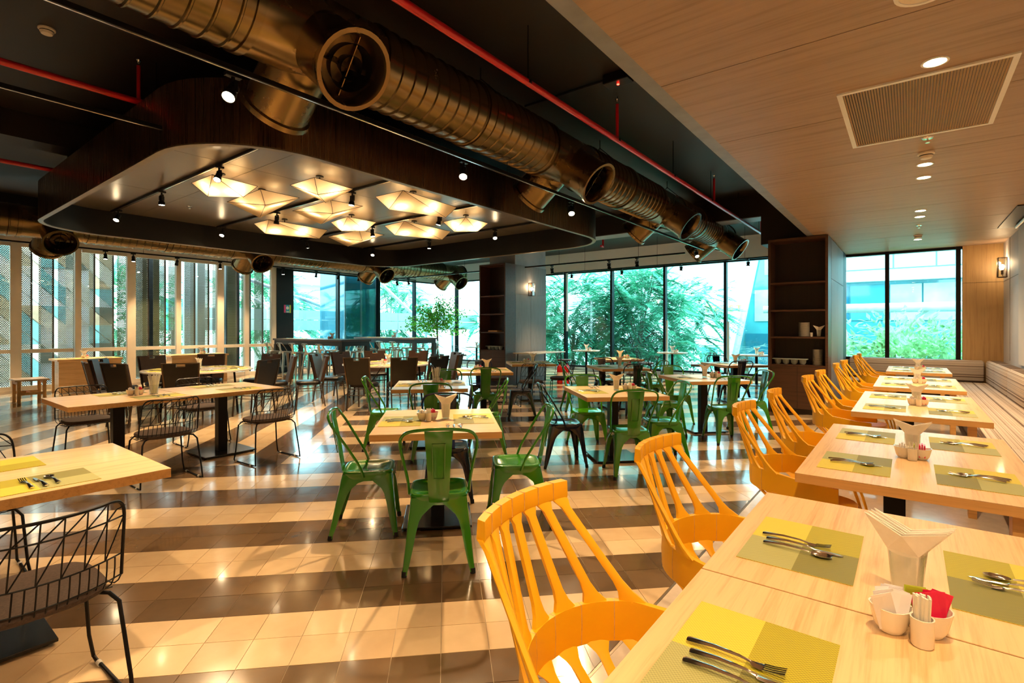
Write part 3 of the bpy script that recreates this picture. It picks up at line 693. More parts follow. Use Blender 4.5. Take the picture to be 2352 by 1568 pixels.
# yellow chairs
for i, y in enumerate((1.17, 2.07, 3.42, 4.33, 5.78, 6.62, 8.1, 8.95, 10.75, 11.55)):
    x = -.52 + .012 * y
    if i < 2: lb = ('yellow spindle armchair at the joined tables, last one before the wall end', 'yellow spindle armchair second in the row, at the joined tables')[i]
    else: lb = 'yellow spindle armchair, ' + ('joined-table' if i % 2 == 0 else 'alcove') + ' end of ' + BN[i // 2 - 1]
    K_yellow.put((x, y, 0), -math.pi/2 + (.05 if i % 3 == 0 else -.03), lb, None, 'chair')
PS = 'a single oak table by the bench'
for k, (x0, x1, y0, y1) in enumerate(((-.44, .47, 2.82, 4.45), (-.39, .50, 5.2, 6.97), (-.345, .51, 7.6, 9.4), (-.30, .53, 10.4, 11.9))):
    cx, cy = place_bench_table(x0, x1, y0, y1, 'single oak table, ' + BN[k], None); PS = BN[k]
    q = (y1 - y0) / 4
    for x, rz in ((x0 + .22, -math.pi/2), (x1 - .22, math.pi/2)):
        for y in (y0 + q * .95, y1 - q * .95): setting(x, y, rz, PS, 'single bench tables', spread=.02, cross=True, pos=(', chair side' if rz < 0 else ', bench side') + (', alcove end,' if y > cy else ', joined-table end,'))
    centrepiece(cx + .0, cy - .02, .1 * k, PS, 'singles')
# near centrepiece, with every napkin, sachet and pick its own
K_tumbler.put((-.005, 1.68, HTOP + .0005), 0, 'clear glass tumbler of napkins on ' + PA, None, 'glass', sc=1.05)
nb = napkins(8); nb.location = (-.005, 1.68, HTOP + .004); nb.rotation_euler = (0, 0, -.35 + math.pi); nb.scale = (1.05,) * 3; tag(nb, 'thick fan of cream napkins in the tumbler on ' + PA, 'napkins')
cn = caddy(); CX_, CY_, CR = .005, 1.49, .45; cn.location = (CX_, CY_, HTOP + .0005); cn.rotation_euler = (0, 0, CR); tag(cn, 'white sachet caddy with two bowls on ' + PA, 'caddy')
def loc_c(x, y): return CX_ + x * math.cos(CR) - y * math.sin(CR), CY_ + x * math.sin(CR) + y * math.cos(CR)
rr = random.Random(9)
def sachet_mesh(mt):
    bm = B(); rs = [ring(bm, [(x, -.0016 * b_, z), (x, .0016 * b_, z)]) if False else ring(bm, [(-.021, -.0012*b_, z), (0, -.0022*b_, z), (.021, -.0012*b_, z), (.021, .0012*b_, z), (0, .0022*b_, z), (-.021, .0012*b_, z)]) for z, b_ in ((0, .3), (.006, .6), (.04, 1.2), (.080, .6), (.086, .25))]
    skin_rings(bm, rs); return mk('sugar_sachet', bm, mt)
for mt, cxo, nn, col in (('sachet_white', -.043, 7, 'white'), ('sachet_red', .043, 5, 'pink red'), ('sachet_green', .020, 2, 'lime green')):
    Ks = Kind(sachet_mesh(mt))
    for k in range(nn):
        x, y = loc_c(cxo + rr.uniform(-.006, .006), .006 + (k - nn/2) * .0062 if nn > 2 else .012 + k * .006)
        Ks.put((x, y, HTOP + .016), CR + rr.uniform(-.15, .15), col + ' sugar sachet standing in the caddy on ' + PA, col + ' sachets', 'sachet', rx=rr.uniform(-.2, .2), ry=rr.uniform(-.35, .35) * (1 if nn > 2 else .2))
bm = B(); tube(bm, [(0, 0, 0), (0, 0, .098)], 0, sq=(.0027, .0018)); Kp = Kind(mk('toothpick', bm, 'straw_paper'))
for k in range(16):
    a = k * 2.4; q = .0145 * math.sqrt((k + .5) / 16); x, y = loc_c(q * math.cos(a), -.042 + q * math.sin(a))
    Kp.put((x, y, HTOP + .013), CR + rr.uniform(0, 1), 'paper wrapped toothpick in the caddy cup on ' + PA, 'wrapped toothpicks', 'toothpick', rx=rr.uniform(-.05, .05), ry=rr.uniform(-.05, .05))

# striped bench along the right wall and under the alcove window
root = empty('striped_bench', (.93, 6.2, 0), 0, 'long bench in striped fabric against the pale right wall', 'bench')
def bb(nm, mt, x0, x1, y0, y1, z0, z1, bev=.02, par=None, o=(.93, 6.2)):
    bm = B(); bx(bm, x0 - o[0], x1 - o[0], y0 - o[1], y1 - o[1], z0, z1, bev); return mk(nm, bm, mt, par or root, True)
ysb = [.3, 1.7, 3.1, 4.5, 5.9, 7.3, 8.7, 10.1, 11.5, 12.64]
for a, b_ in zip(ysb, ysb[1:]):
    bb('seat_cushion', 'bench_fabric_x', .52, 1.14, a + .003, b_ - .003, .34, .46); bb('back_cushion', 'bench_fabric_z', 1.10, 1.34, a + .003, b_ - .003, .44, .87, .05)
bb('plinth', 'walnut_light', .62, 1.3, .3, 12.64, 0, .34, .004)
root = empty('alcove_bench', (-.1, 12.5, 0), 0, 'short striped bench under the alcove window', 'bench')
bb('seat_cushion', 'bench_fabric_y', -.98, .51, 12.02, 12.65, .34, .46, .03, None, (-.1, 12.5)); bb('back_cushion', 'bench_fabric_z', -.98, 1.09, 12.66, 12.84, .46, .86, .04, None, (-.1, 12.5)); bb('plinth', 'walnut_light', -.94, .50, 12.12, 12.65, 0, .34, .004, None, (-.1, 12.5))

# ================================================================== DIAGONAL TABLES WITH METAL CHAIRS
D45 = math.pi / 4
def UV(u, v): return ((u - v) * S2, (u + v) * S2)
# facing angles: local +Y turned to point along +v (away), -v, +u (right), -u
FV, BV, FU, BU = D45, D45 + math.pi, D45 - math.pi/2, D45 + math.pi/2
def diag_table(u, v, label, ph, grp, w=.88, d=1.02, nm='cafe_table', sets=True, cp='nap', seed=0):
    x, y = UV(u, v); t = table(nm, w, d, (x, y, 0), D45, label, None, pl=.25)
    rnd = random.Random(seed)
    if sets:
        for du, dv, rz in ((0, -.33, FV), (0, .33, BV), (-.235, .0, FU), (.235, .0, BU)):
            if abs(du) > .1: du, dv = math.copysign(.27, du), math.copysign(.02, du)
            a, b_ = UV(u + du, v + dv)
            if abs(du) > .1: setting(a, b_, rz, ph, grp, pos=', screen-wall side,' if du < 0 else ', bookcase side,')
            else:
                for q, kd in enumerate(('fork', 'knife', 'spoon')):
                    a, b_ = UV(u + (.12 + (q - 1) * .045) * (1 if dv < 0 else -1), v + dv); K_cut[kd].put((a, b_, HTOP + .002), rz, {'fork': 'steel fork', 'knife': 'steel knife', 'spoon': 'steel spoon'}[kd] + (', aisle side,' if dv < 0 else ', window side,') + ' on ' + ph, grp + ' ' + kd + 's', {'knife': 'knife'}.get(kd, kd))
    a, b_ = UV(u + .06, v + .06)
    if cp == 'nap': centrepiece(a, b_, D45 + rnd.uniform(-.3, .3), ph, grp, gap=.145, side=(-1 if seed % 2 == 0 else 1, -.2))
    else:
        K_straw.put((a, b_, HTOP + .0005), 0, 'glass packed with white straws on ' + ph, None, 'straws'); a, b_ = UV(u + .09, v - .10); K_caddy.put((a, b_, HTOP + .0005), D45, 'white sachet caddy beside the straws on ' + ph, None, 'caddy')
def seat(K, u, v, rz, label, jit=0): 
    x, y = UV(u, v); return K.put((x, y, 0), rz + jit, label, None, 'chair')
P1 = 'square table facing the wire-chair table with three green chairs'
diag_table(-.06, 3.98, 'square oak table with three green chairs and a tucked-in navy one', 'the square table with the tucked-in navy chair', 'navy tucked table', seed=0)
T = ' at the table with the tucked-in navy chair'
seat(K_green, -.04, 3.30, FV, 'green metal chair facing the navy one' + T)
seat(K_green, -.55, 3.86, FU, 'green metal chair on the wire-chair side' + T, .03)
seat(K_green, .53, 3.88, BU, 'green metal chair on the yellow-chair side' + T, -.04)
seat(K_navy, .02, 4.48, BV, 'navy metal chair facing a green one' + T)
diag_table(1.86, 5.58, 'square oak table with a navy chair pulled out from its side', 'the square table with a pulled-out navy chair', 'navy pulled table', seed=1)
T = ' at the table with a pulled-out navy chair'
seat(K_green, 1.82, 4.98, FV, 'green metal chair beside the yellow armchairs' + T, -.06)
seat(K_green, 2.36, 5.42, BU, 'green metal chair side-on' + T, -.05)
seat(K_lime, 1.72, 6.12, BV, 'bright green metal chair' + T)
seat(K_navy, 1.26, 5.42, FU, 'navy metal chair pulled out with glossy seat' + T)
diag_table(3.63, 6.92, 'square oak table ringed by green chairs beside the tall bookcase', 'the all-green table beside the bookcase', 'bookcase table', seed=3)
T = ' at the all-green table beside the bookcase'
seat(K_green, 3.56, 6.22, FV, 'green metal chair facing the window' + T, -.06); seat(K_green, 4.22, 6.75, BU, 'green metal chair on the bookcase side' + T, -.05)
seat(K_lime, 3.50, 7.52, BV, 'bright green metal chair' + T); seat(K_green, 2.98, 6.72, FU, 'green metal chair on the open side' + T, .1)
diag_table(-.18, 6.52, 'square oak table holding a glass of white straws among green chairs', 'the green-chair table with straws', 'straw table', cp='straw', seed=2)
T = ' at the green-chair table with straws'
seat(K_lime, -.72, 6.42, FU, 'bright green metal chair on the wire-chair side' + T); seat(K_green, -.16, 5.86, FV, 'green metal chair facing the round table' + T)
seat(K_green, .0, 7.20, BV, 'green metal chair nearest the round table' + T); seat(K_lime, .46, 6.02, BU, 'bright green metal chair on the navy side' + T, -.1)
diag_table(.63, 8.62, 'square oak table before the shelved pillar with one green chair', 'the square table before the shelved pillar', 'pillar table', seed=4)
T = ' at the table before the shelved pillar'
seat(K_green, .60, 7.95, FV, 'green metal chair' + T); seat(K_navy, 1.22, 8.35, BU, 'navy metal chair with glossy seat side-on' + T, -.1); seat(K_navy, .62, 9.3, BV, 'navy metal chair against the shelved pillar' + T); seat(K_navy, .02, 8.7, FU, 'navy metal chair next to the round table' + T)
diag_table(3.12, 9.10, 'square oak table near the windows with two navy and two green chairs', 'the two-navy table near the windows', 'two navy table', seed=5)
T = ' at the two-navy table near the windows'
seat(K_navy, 3.18, 8.45, FV, 'navy metal chair turned to the windows' + T, -.05); seat(K_navy, 3.10, 9.75, BV, 'navy metal chair with its back to the windows' + T); seat(K_green, 3.72, 9.0, BU, 'green metal chair' + T + ', bookcase side'); seat(K_green, 2.30, 8.9, FU, 'green metal chair' + T + ', pillar side')
diag_table(5.70, 9.60, 'square oak table half hidden behind the tall bookcase', 'the table half hidden behind the bookcase', 'hidden table', seed=7)
T = ' at the table half hidden behind the bookcase'
seat(K_navy, 5.35, 9.0, FV, 'navy metal chair on the aisle side' + T); seat(K_navy, 5.9, 10.4, BV, 'navy metal chair on the window side' + T)
# table with wire chairs next to the extinguishers
PH6 = 'the wire-chair table by the fire extinguishers'
diag_table(1.72, 10.42, 'square oak table with wire chairs by the red fire extinguishers', PH6, 'extinguisher table', seed=6)
seat(K_wire, 1.60, 9.62, FV, 'black wire chair on the aisle side of ' + PH6, .1); seat(K_wire, 1.0, 10.3, FU, 'black wire chair on the pillar side of ' + PH6)
seat(K_wire, 2.3, 10.2, BU, 'black wire chair on the window side of ' + PH6, -.3)
# second wire table near the window and round bistro tables
diag_table(4.0, 11.6, 'square oak table with wire chairs right before the windows', 'the wire-chair table before the windows', 'window wire table', seed=9)
seat(K_wire, 4.15, 10.8, FV, 'black wire chair before the windows, back to the room'); seat(K_wire, 4.6, 11.5, BU, 'black wire chair beside the window wire-chair table')
G = 'wire chairs around the round bistro tables'
for x, y in ((-7.9, 14.0), (-5.25, 14.15), (-3.08, 14.2), (-12.6, 14.2)):
    round_table((x, y, 0), .42, 'small round white bistro table by the window wall', folding=False, h=.78, group='round bistro tables'); PB = 'a round bistro table by the windows'
    K_tumbler.put((x, y, .7805), 0, 'clear glass tumbler of napkins on ' + PB, 'bistro tumblers', 'glass'); K_nap.put((x, y, .784), .8, 'cream paper napkins folded in the tumbler on ' + PB, 'bistro napkins', 'napkins'); K_caddy.put((x + .12, y - .05, .7805), .8, 'white sachet caddy beside the napkins on ' + PB, 'bistro caddies', 'caddy')
    for dx, dy, rz in ((-.72, -.1, -1.3), (.72, .05, 1.7)): K_wire.put((x + dx, y + dy, 0), rz, 'black wire chair at a round bistro table', G, 'chair')

# ================================================================== WIRE-CHAIR TABLES (left)
PW = 'the long joined wire-chair table'
table('oak_table', 1.0, .99, (-6.40, 1.70, 0), 0, 'oak table of the long wire-chair pair, holding the straw glass', None, pl=.28, grain='oak_y')
table('oak_table', 1.0, .99, (-6.40, 2.70, 0), 0, 'oak table of the long wire-chair pair, on the bar side', None, pl=.28, grain='oak_y')
for x, y, rz in ((-6.14, 1.98, math.pi/2), (-6.70, 1.80, -math.pi/2), (-6.14, 2.80, math.pi/2), (-6.70, 2.72, -math.pi/2)): setting(x, y, rz, PW, 'long wire table', pos=(', aisle side' if x > -6.4 else ', screen side') + (', straw end,' if y < 2.2 else ', bar end,'))
K_straw.put((-6.40, 2.02, HTOP + .0005), 0, 'glass packed with white straws on ' + PW, None, 'straws'); K_caddy.put((-6.42, 1.86, HTOP + .0005), math.pi/2, 'white sachet caddy beside the straws on ' + PW, None, 'caddy')
K_wire.put((-5.66, 1.86, 0), math.pi/2, 'black wire chair at the straw end of ' + PW + ', aisle side', None, 'chair')
K_wire.put((-5.66, 2.86, 0), math.pi/2 + .05, 'black wire chair at the bar end of ' + PW + ', aisle side', None, 'chair')
K_wire.put((-7.10, 1.62, 0), -math.pi/2, 'black wire chair at the straw end of ' + PW + ', screen side', None, 'chair')
K_wire.put((-7.10, 2.78, 0), -math.pi/2, 'black wire chair at the bar end of ' + PW + ', screen side', None, 'chair')
PF = 'the oak table without a centrepiece'
table('oak_table', .93, 1.9, (-3.395, .05, 0), 0, 'oak table with wire chairs and no napkin glass', None, pl=.30, grain='oak_y', ped=[(0, .25)])
for x, y, rz in ((-3.13, .52, math.pi/2), (-3.65, .42, -math.pi/2), (-3.13, -.35, math.pi/2), (-3.65, -.4, -math.pi/2)): setting(x, y, rz, PF, 'bare table', flip=False, pos=(', aisle side' if x > -3.4 else ', screen side') + (', bar end,' if y > 0 else ', wall end,'))
K_wire.put((-2.62, .42, 0), math.pi/2 + .04, 'black wire chair, back to the tiled aisle, at ' + PF, None, 'chair')
K_wire.put((-4.16, .40, 0), -math.pi/2, 'black wire chair across the table, screen side, at ' + PF, None, 'chair')

# ================================================================== ROUND TABLES WITH BROWN CHAIRS
def ring_table(cx, cy, r, angs, label, ph, grp):
    round_table((cx, cy, 0), r, label)
    base = math.atan2(-cy, -cx)
    for a, rad in angs:
        th = base + R(a); x, y = cx + rad * math.cos(th), cy + rad * math.sin(th)
        K_banq.put((x, y, 0), th + math.pi/2, 'brown vinyl banquet chair around ' + ph, 'banquet chairs around ' + ph, 'chair')
    for k in range(8):
        th = base + 2 * math.pi * k / 8 + .2; setting(cx + (r - .24) * math.cos(th), cy + (r - .24) * math.sin(th), th + math.pi/2, ph, grp)
    centrepiece(cx + .02, cy, 0, ph, grp)
ring_table(-8.34, 6.70, .88, [(39, 1.16), (11, 1.16), (-21, 1.16), (72, 1.18), (105, 1.18), (153, 1.2), (-169, 1.2), (-138, 1.2), (-105, 1.18)], 'round white table in front of the bar counters', 'the round table by the bars', 'bar round table')
ring_table(-9.72, 3.74, .84, [(43, 1.14), (-9, 1.16), (-46, 1.16), (-78, 1.22), (-112, 1.25), (-150, 1.2), (172, 1.2), (127, 1.25), (84, 1.78), (89, 1.22)], 'round white table before the perforated screen wall', 'the round table by the screen', 'screen round table')

# ================================================================== CONSOLES, LOW STOOL, BARS
for i, (y0, y1) in enumerate(((2.85, 4.05), (5.05, 6.45))):
    ph = ('the oak console next to the low stool', 'the oak console behind the round table')[i]
    t = empty('oak_console', (-15.22, (y0 + y1) / 2, 0), 0, ('boxy oak console next to the low wooden stool', 'boxy oak console behind the round screen-side table')[i], 'table'); L = (y1 - y0) / 2
    bm = B(); bx(bm, -.40, .40, -L, L, .715, .76, .002); mk('tabletop', bm, 'oak_y', t)
    bm = B(); bx(bm, .33, .37, -L + .03, L - .03, 0, .715); mk('front_panel', bm, 'oak_y', t)
    for s in (-1, 1):
        bm = B(); bx(bm, -.05, .33, s * (L - .06) - .02, s * (L - .06) + .02, 0, .715); mk('side_panel', bm, 'oak', t)
    bm = B(); bx(bm, -.38, -.34, -L + .05, -L + .12, 0, .715); bx(bm, -.38, -.34, L - .12, L - .05, 0, .715); mk('rear_leg', bm, 'oak_edge', t)
    for y in ((y0 + y1) / 2 - .35, (y0 + y1) / 2 + .35): setting(-15.05, y, math.pi/2, ph, 'console %d' % i, z=.76)
    centrepiece(-15.2, (y0 + y1) / 2 + (-.05 if i == 0 else .15), 1.5, ph, 'console', z=.76)
t = empty('wooden_stool', (-13.74, 2.22, 0), 0, 'low oak stool with slab top next to the console', 'stool')
bm = B(); bx(bm, -.30, .30, -.25, .25, .43, .465, .006); mk('seat', bm, 'oak', t, True)
for sx in (-1, 1):
    for sy in (-1, 1):
        bm = B(); bx(bm, sx*.23 - .03, sx*.23 + .03, sy*.185 - .025, sy*.185 + .025, 0, .43, .004); mk('leg', bm, 'oak_edge', t, True)
    bm = B(); bx(bm, sx*.23 - .015, sx*.23 + .015, -.16, .16, .16, .21); mk('stretcher', bm, 'oak_edge', t)
bm = B(); bx(bm, -.22, .22, -.012, .012, .17, .205); bx(bm, -.27, .27, -.21, -.19, .37, .43); bx(bm, -.27, .27, .19, .21, .37, .43); mk('apron', bm, 'oak_edge', t)
for i, (y0, y1, xr) in enumerate(((8.4, 9.4, -12.45), (11.45, 12.5, -12.9))):
    ph = ('the bar counter touching the black pier', 'the bar counter by the indoor tree')[i]
    xl = -16.2; cx, cy = (xl + xr) / 2, (y0 + y1) / 2; L = (xr - xl) / 2; Wd = (y1 - y0) / 2
    t = empty('bar_counter', (cx, cy, 0), 0, ('dark high bar counter running from the black pier', 'dark high bar counter in front of the indoor tree')[i], 'bar counter')
    bm = B(); bx(bm, -L, L, -Wd, Wd, 1.075, 1.13, .003); mk('counter_top', bm, 'bar_wood', t)
    bm = B()
    for a in ((-L + .03, L - .03, -Wd + .04, -Wd + .12), (-L + .03, L - .03, Wd - .12, Wd - .04), (-L + .03, -L + .12, -Wd + .12, Wd - .12), (L - .12, L - .03, -Wd + .12, Wd - .12)): bx(bm, *a, .95, 1.075)
    mk('apron', bm, 'walnut', t)
    for sx in (-1, 1):
        for sy in (-1, 1): 
            bm = B(); bx(bm, sx*(L - .085) - .06, sx*(L - .085) + .06, sy*(Wd - .085) - .06, sy*(Wd - .085) + .06, 0, .95); mk('leg', bm, 'walnut', t)
    for k in range(4):
        x = xl + .6 + k * .85
        setting(x, y0 + .22, 0, ph, 'bar %d' % i, z=1.13); setting(x, y1 - .22, math.pi, ph, 'bar %d' % i, z=1.13)
    centrepiece(xr - (1.2 if i == 0 else 1.6), cy, .3, ph, 'bar %d' % i, z=1.13)
    for k, x in enumerate(((-15.75, -15.0, -14.3, -13.6, -12.9) if i == 0 else (-15.6, -14.9, -14.2, -13.5))):
        K_stool.put((x, y0 - .22, 0), 0.05 * ((k % 3) - 1), 'bare metal bar stool on the round-table side of ' + ph, 'stools in front of ' + ph, 'stool'); 
        if k < 4: K_stool.put((x + .1, y1 + .28, 0), math.pi + .05 * ((k % 3) - 1), 'bare metal bar stool on the far side of ' + ph, 'stools behind ' + ph, 'stool')

# ================================================================== BOOKCASES AND PIERS
def bookcase(x0, x1, yf, h, label, shelves, depth=.42):
    t = empty('bookcase', ((x0 + x1) / 2, yf + depth / 2, 0), 0, label, 'bookcase'); w = (x1 - x0) / 2; d = depth / 2
    for s in (-1, 1):
        bm = B(); bx(bm, s * (w - .02) - .02, s * (w - .02) + .02, -d, d, 0, h); mk('side_panel', bm, 'walnut_light', t)
    bm = B(); bx(bm, -w + .04, w - .04, -d, d, h - .04, h); mk('top_panel', bm, 'walnut_light', t)
    bm = B(); bx(bm, -w + .04, w - .04, d - .02, d, 0, h - .04); mk('back_panel', bm, 'walnut', t)
    for z in shelves:
        bm = B(); bx(bm, -w + .04, w - .04, -d + .005, d - .02, z - .03, z); mk('shelf', bm, 'walnut_light', t)
    zb = shelves[-1] - .03
    for s in (-1, 1):
        bm = B(); bx(bm, min(s * .002, s * (w - .042)), max(s * .002, s * (w - .042)), -d + .004, -d + .024, .09, zb - .003); mk('cupboard_door', bm, 'walnut_light', t)
    bm = B(); bx(bm, -w + .04, w - .04, -d + .03, d - .02, 0, .09); mk('plinth', bm, 'walnut', t)
    return t
SH1 = (2.24, 1.77, 1.31, .83)
bookcase(-1.95, -1.05, 9.85, 2.99, 'tall dark walnut bookcase with crockery beside the yellow chairs', SH1)
bookcase(-9.0, -8.12, 10.25, 3.12, 'tall dark walnut bookcase on the grey pillar near the round table', (2.30, 1.83, 1.36, .89))
bm = B(); bx(bm, -1.9, -1.06, 10.275, 12.28, 0, 2.98); pr = struct('wall_pier_clad', bm, 'walnut', label='clad pier behind the bookcase')
bm = B()
for a, b_, c, d in ((10.28, 12.27, 0, 2.296), (10.28, 12.27, 2.304, 2.98)): 
    bx(bm, -1.062, -1.048, a, (a + b_) / 2 - .003, c, d); bx(bm, -1.062, -1.048, (a + b_) / 2 + .003, b_, c, d)
mk('panel', bm, 'grey_wood', pr)
bm = B(); bx(bm, -9.0, -8.14, 10.68, 12.1, 0, ZC); pr = struct('wall_pillar', bm, 'column_grey', label='grey pillar with a wall light')
for a, b_ in ((10.68, 11.36), (11.368, 12.1)):
    for c, d in ((0, 2.346), (2.354, 3.12)):
        bm = B(); bx(bm, -8.14, -8.122, a, b_, c, d); mk('panel', bm, 'grey_wood', pr)
# crockery on the shelves
def plates(n, r): 
    bm = B()
    for k in range(n): lathe(bm, [(r * .6, k * .012), (r, k * .012 + .008), (r, k * .012 + .011), (r * .6, k * .012 + .006)], 20, cap0=(k == 0))
    return bm
tag(mk('plate_stack', plates(20, .085), 'porcelain', None, True, (-1.42, 10.02, 1.311)), 'tall stack of cream plates on a walnut shelf', 'plates')
tag(mk('bowl_stack', plates(22, .075), 'porcelain', None, True, (-1.22, 10.02, .831)), 'stack of cream bowls on the bottom walnut shelf', 'bowls')
K_tumbler.put((-1.20, 10.0, 1.3105), 0, 'clear glass tumbler of napkins on a walnut bookcase shelf', None, 'glass'); K_nap.put((-1.20, 10.0, 1.314), .2, 'cream paper napkins in the tumbler on a walnut bookcase shelf', None, 'napkins')
bm = B(); lathe(bm, [(.022, 0), (.024, .07), (.021, .07), (.018, .008)], 14); tag(mk('pick_cup', bm, 'porcelain', None, True, (-1.31, 10.0, 1.3105)), 'small white cup between plates and napkins on a walnut shelf', 'cup')
def tray(loc, label):
    t = empty('cup_tray', loc, 0, label, 'tray'); bm = B(); bx(bm, -.27, .27, -.08, .08, .085, .10, .006); mk('tray_top', bm, 'grey_panel', t, True)
    for k in range(4):
        bm = B(); lathe(bm, [(.028, 0), (.05, .03), (.058, .086)], 14, (-.19 + k * .127, 0, 0)); mk('pocket', bm, 'grey_panel', t, True)
tray((-1.63, 10.0, .831), 'grey moulded tray with four pockets beside the bowl stack'); tray((-8.6, 10.42, .891), 'grey moulded tray with four pockets on the pillar bookcase')
bm = B(); rs = []
for k in range(5): bx(bm, -.16 + .004 * k, .16 - .003 * k, -.11, .11, k * .008, k * .008 + .007)
tag(mk('placemat_pile', bm, 'oak_edge', None, False, (-8.62, 10.45, 1.361)), 'small pile of tan mats on the pillar bookcase', 'mats')

# service trolley table and extinguishers beside the pillar
t = empty('side_table', (-7.75, 11.25, 0), 0, 'narrow white-topped side table against the grey pillar', 'table')
bm = B(); bx(bm, -.33, .33, -.75, .75, .80, .83, .004); mk('tabletop', bm, 'porcelain', t)
for sx in (-1, 1):
    for sy in (-1, 1):
        bm = B(); tube(bm, [(sx * .26, sy * .62, .80), (sx * .28, sy * .66, 0)], .012, 8); mk('leg', bm, 'black_metal', t)
def extinguisher(loc, label):
    t = empty('fire_extinguisher', loc, 0, label, 'extinguisher'); bm = B(); lathe(bm, [(.07, 0), (.08, .01), (.08, .42), (.06, .47), (.025, .50), (.025, .53)], 20); mk('tank', bm, 'red_tank', t, True)
    bm = B(); bx(bm, -.02, .02, -.06, .04, .53, .57, .005); tube(bm, [(0, -.05, .57), (0, -.10, .60)], .008, 6); mk('valve', bm, 'black_metal', t); bm = B(); tube(bm, smooth_path([(0, .04, .55), (0, .12, .5), (0, .10, .3), (0, .085, .15)], 4), .010, 7); mk('hose', bm, 'rubber', t, True)
    bm = B(); lathe(bm, [(.0805, .18), (.0805, .30)], 20, cap0=False, cap1=False); mk('label_band', bm, 'paper', t, True)
extinguisher((-7.28, 11.5, 0), 'red fire extinguisher beside the side table'); extinguisher((-7.10, 11.55, 0), 'red fire extinguisher farther from the pillar')
# sign on the black pier: three colour strips with a white splash
t = empty('pier_sign', (X0 + .045, 8.98, 2.10), 0, 'small square magenta, blue and lime sign on the black pier', 'sign')
plain('sign_pink', (.75, .05, .25), .4); plain('sign_blue', (.02, .35, .55), .4); plain('sign_lime', (.55, .7, .05), .4); plain('sign_white', (.9, .95, .95), .4)
for nm, mt, a, b_ in (('pink_strip', 'sign_pink', -.12, -.06), ('blue_field', 'sign_blue', -.06, .07), ('lime_strip', 'sign_lime', .07, .12)):
    bm = B(); bx(bm, 0, .006, a, b_, -.13, .13); mk(nm, bm, mt, t)
bm = B(); rs = [ring(bm, [(x, .05 * math.cos(k * .5236) * (1 + .25 * math.sin(3 * k)) + .0, .05 * math.sin(k * .5236) * (1 + .2 * math.cos(2 * k)) + .03) for k in range(12)]) for x in (.006, .008)]; skin_rings(bm, rs); mk('white_splash', bm, 'sign_white', t)
bm = B(); bx(bm, .006, .008, -.04, .05, -.115, -.085); mk('caption_bar', bm, 'sign_white', t)

# ================================================================== DUCTS
def duct(x, z, r, y0, y1, spouts, label, other=True):
    t = empty('air_duct', (x, y0, z), 0, label, 'duct')
    def lat(bm, prof, seg=36):
        rs = [ring(bm, [(rr * math.cos(2*math.pi*k/seg), yy, rr * math.sin(2*math.pi*k/seg)) for k in range(seg)]) for rr, yy in prof]; skin_rings(bm, rs, True, True, True)
    cuts = [y0]
    for s in spouts: cuts += [s - .50, s + .50]
    cuts.append(y1)
    for i in range(0, len(cuts) - 1):
        a, b_ = cuts[i] - y0, cuts[i + 1] - y0
        if b_ - a < .05: continue
        bm = B()
        if i % 2 == 0:
            pr = [(r, a)]; yy = a + .12
            while yy < b_ - .06: pr += [(r, yy - .013), (r + .012, yy - .005), (r + .012, yy + .005), (r, yy + .013)]; yy += .13
            pr.append((r, b_)); lat(bm, pr); mk('ribbed_section', bm, 'duct_metal', t, True)
            if b_ - a > 1.2:
                ym = (a + b_) / 2; bm = B(); lat(bm, [(r, ym - .05), (r + .022, ym - .045), (r + .022, ym + .045), (r, ym + .05)]); mk('collar', bm, 'duct_metal', t, True)
        else: lat(bm, [(r - .004, a), (r - .004, b_)]); mk('smooth_section', bm, 'spout_metal', t, True)
    for yc in cuts[1:-1]:
        bm = B(); yy = yc - y0; lat(bm, [(r, yy - .03), (r + .014, yy - .026), (r + .014, yy + .026), (r, yy + .03)]); mk('collar', bm, 'duct_metal', t, True)
    for s in spouts:
        for sx in ((1, -1) if other else (1,)):
            d = Vector((sx * .79, 0, -.61)).normalized(); e = Vector((0, 1, 0)); f = d.cross(e); c0 = Vector((0, s - y0, 0)); N = 32
            def circ(bm, dist, rr): 
                c = c0 + d * dist; return ring(bm, [c + e * (rr * math.cos(2*math.pi*k/N)) + f * (rr * math.sin(2*math.pi*k/N)) for k in range(N)])
            bm = B(); L = .66
            skin_rings(bm, [circ(bm, q, rr) for q, rr in ((.12, .235), (L - .05, .24), (L - .04, .262), (L, .265), (L, .235), (L - .06, .205), (.3, .20))], True, False, True); sp_ = mk('spout', bm, 'spout_metal', t, True)
            for r_ in (.135, .06):
                bm = B(); skin_rings(bm, [circ(bm, q, rr) for q, rr in ((L - .05, r_ + .02), (L - .14, r_), (L - .15, r_ - .004), (L - .05, r_ + .014))] , True, False, False); mk('diffuser_ring', bm, 'black_metal', sp_, True)
            bm = B()
            for g in (e, f): tube(bm, [c0 + d * (L - .1) - g * .2, c0 + d * (L - .1) + g * .2], 0, sq=(.003, .02))
            mk('vane', bm, 'spout_metal', sp_)
    k = y0 + 1.4
    while k < y1:
        bm = B(); q = k - y0
        tube(bm, [(-r * .72, q, r * .72), (0, q, .42)], .006, 6); tube(bm, [(r * .72, q, r * .72), (0, q, .42)], .006, 6); tube(bm, [(0, q, .40), (0, q, ZC - z)], .006, 6); mk('hanger', bm, 'black_metal', t)
        k += 2.55
    return t
duct(-3.45, 3.57, .30, -2.55, 12.4, (-1.35, 2.08, 5.5, 8.75, 12.0), 'bronze spiral duct with round spouts above the green chairs')
duct(-12.75, 3.40, .29, -2.55, 13.3, (-1.2, 2.4, 6.1, 9.8, 13.0), 'bronze spiral duct with round spouts near the screen wall')

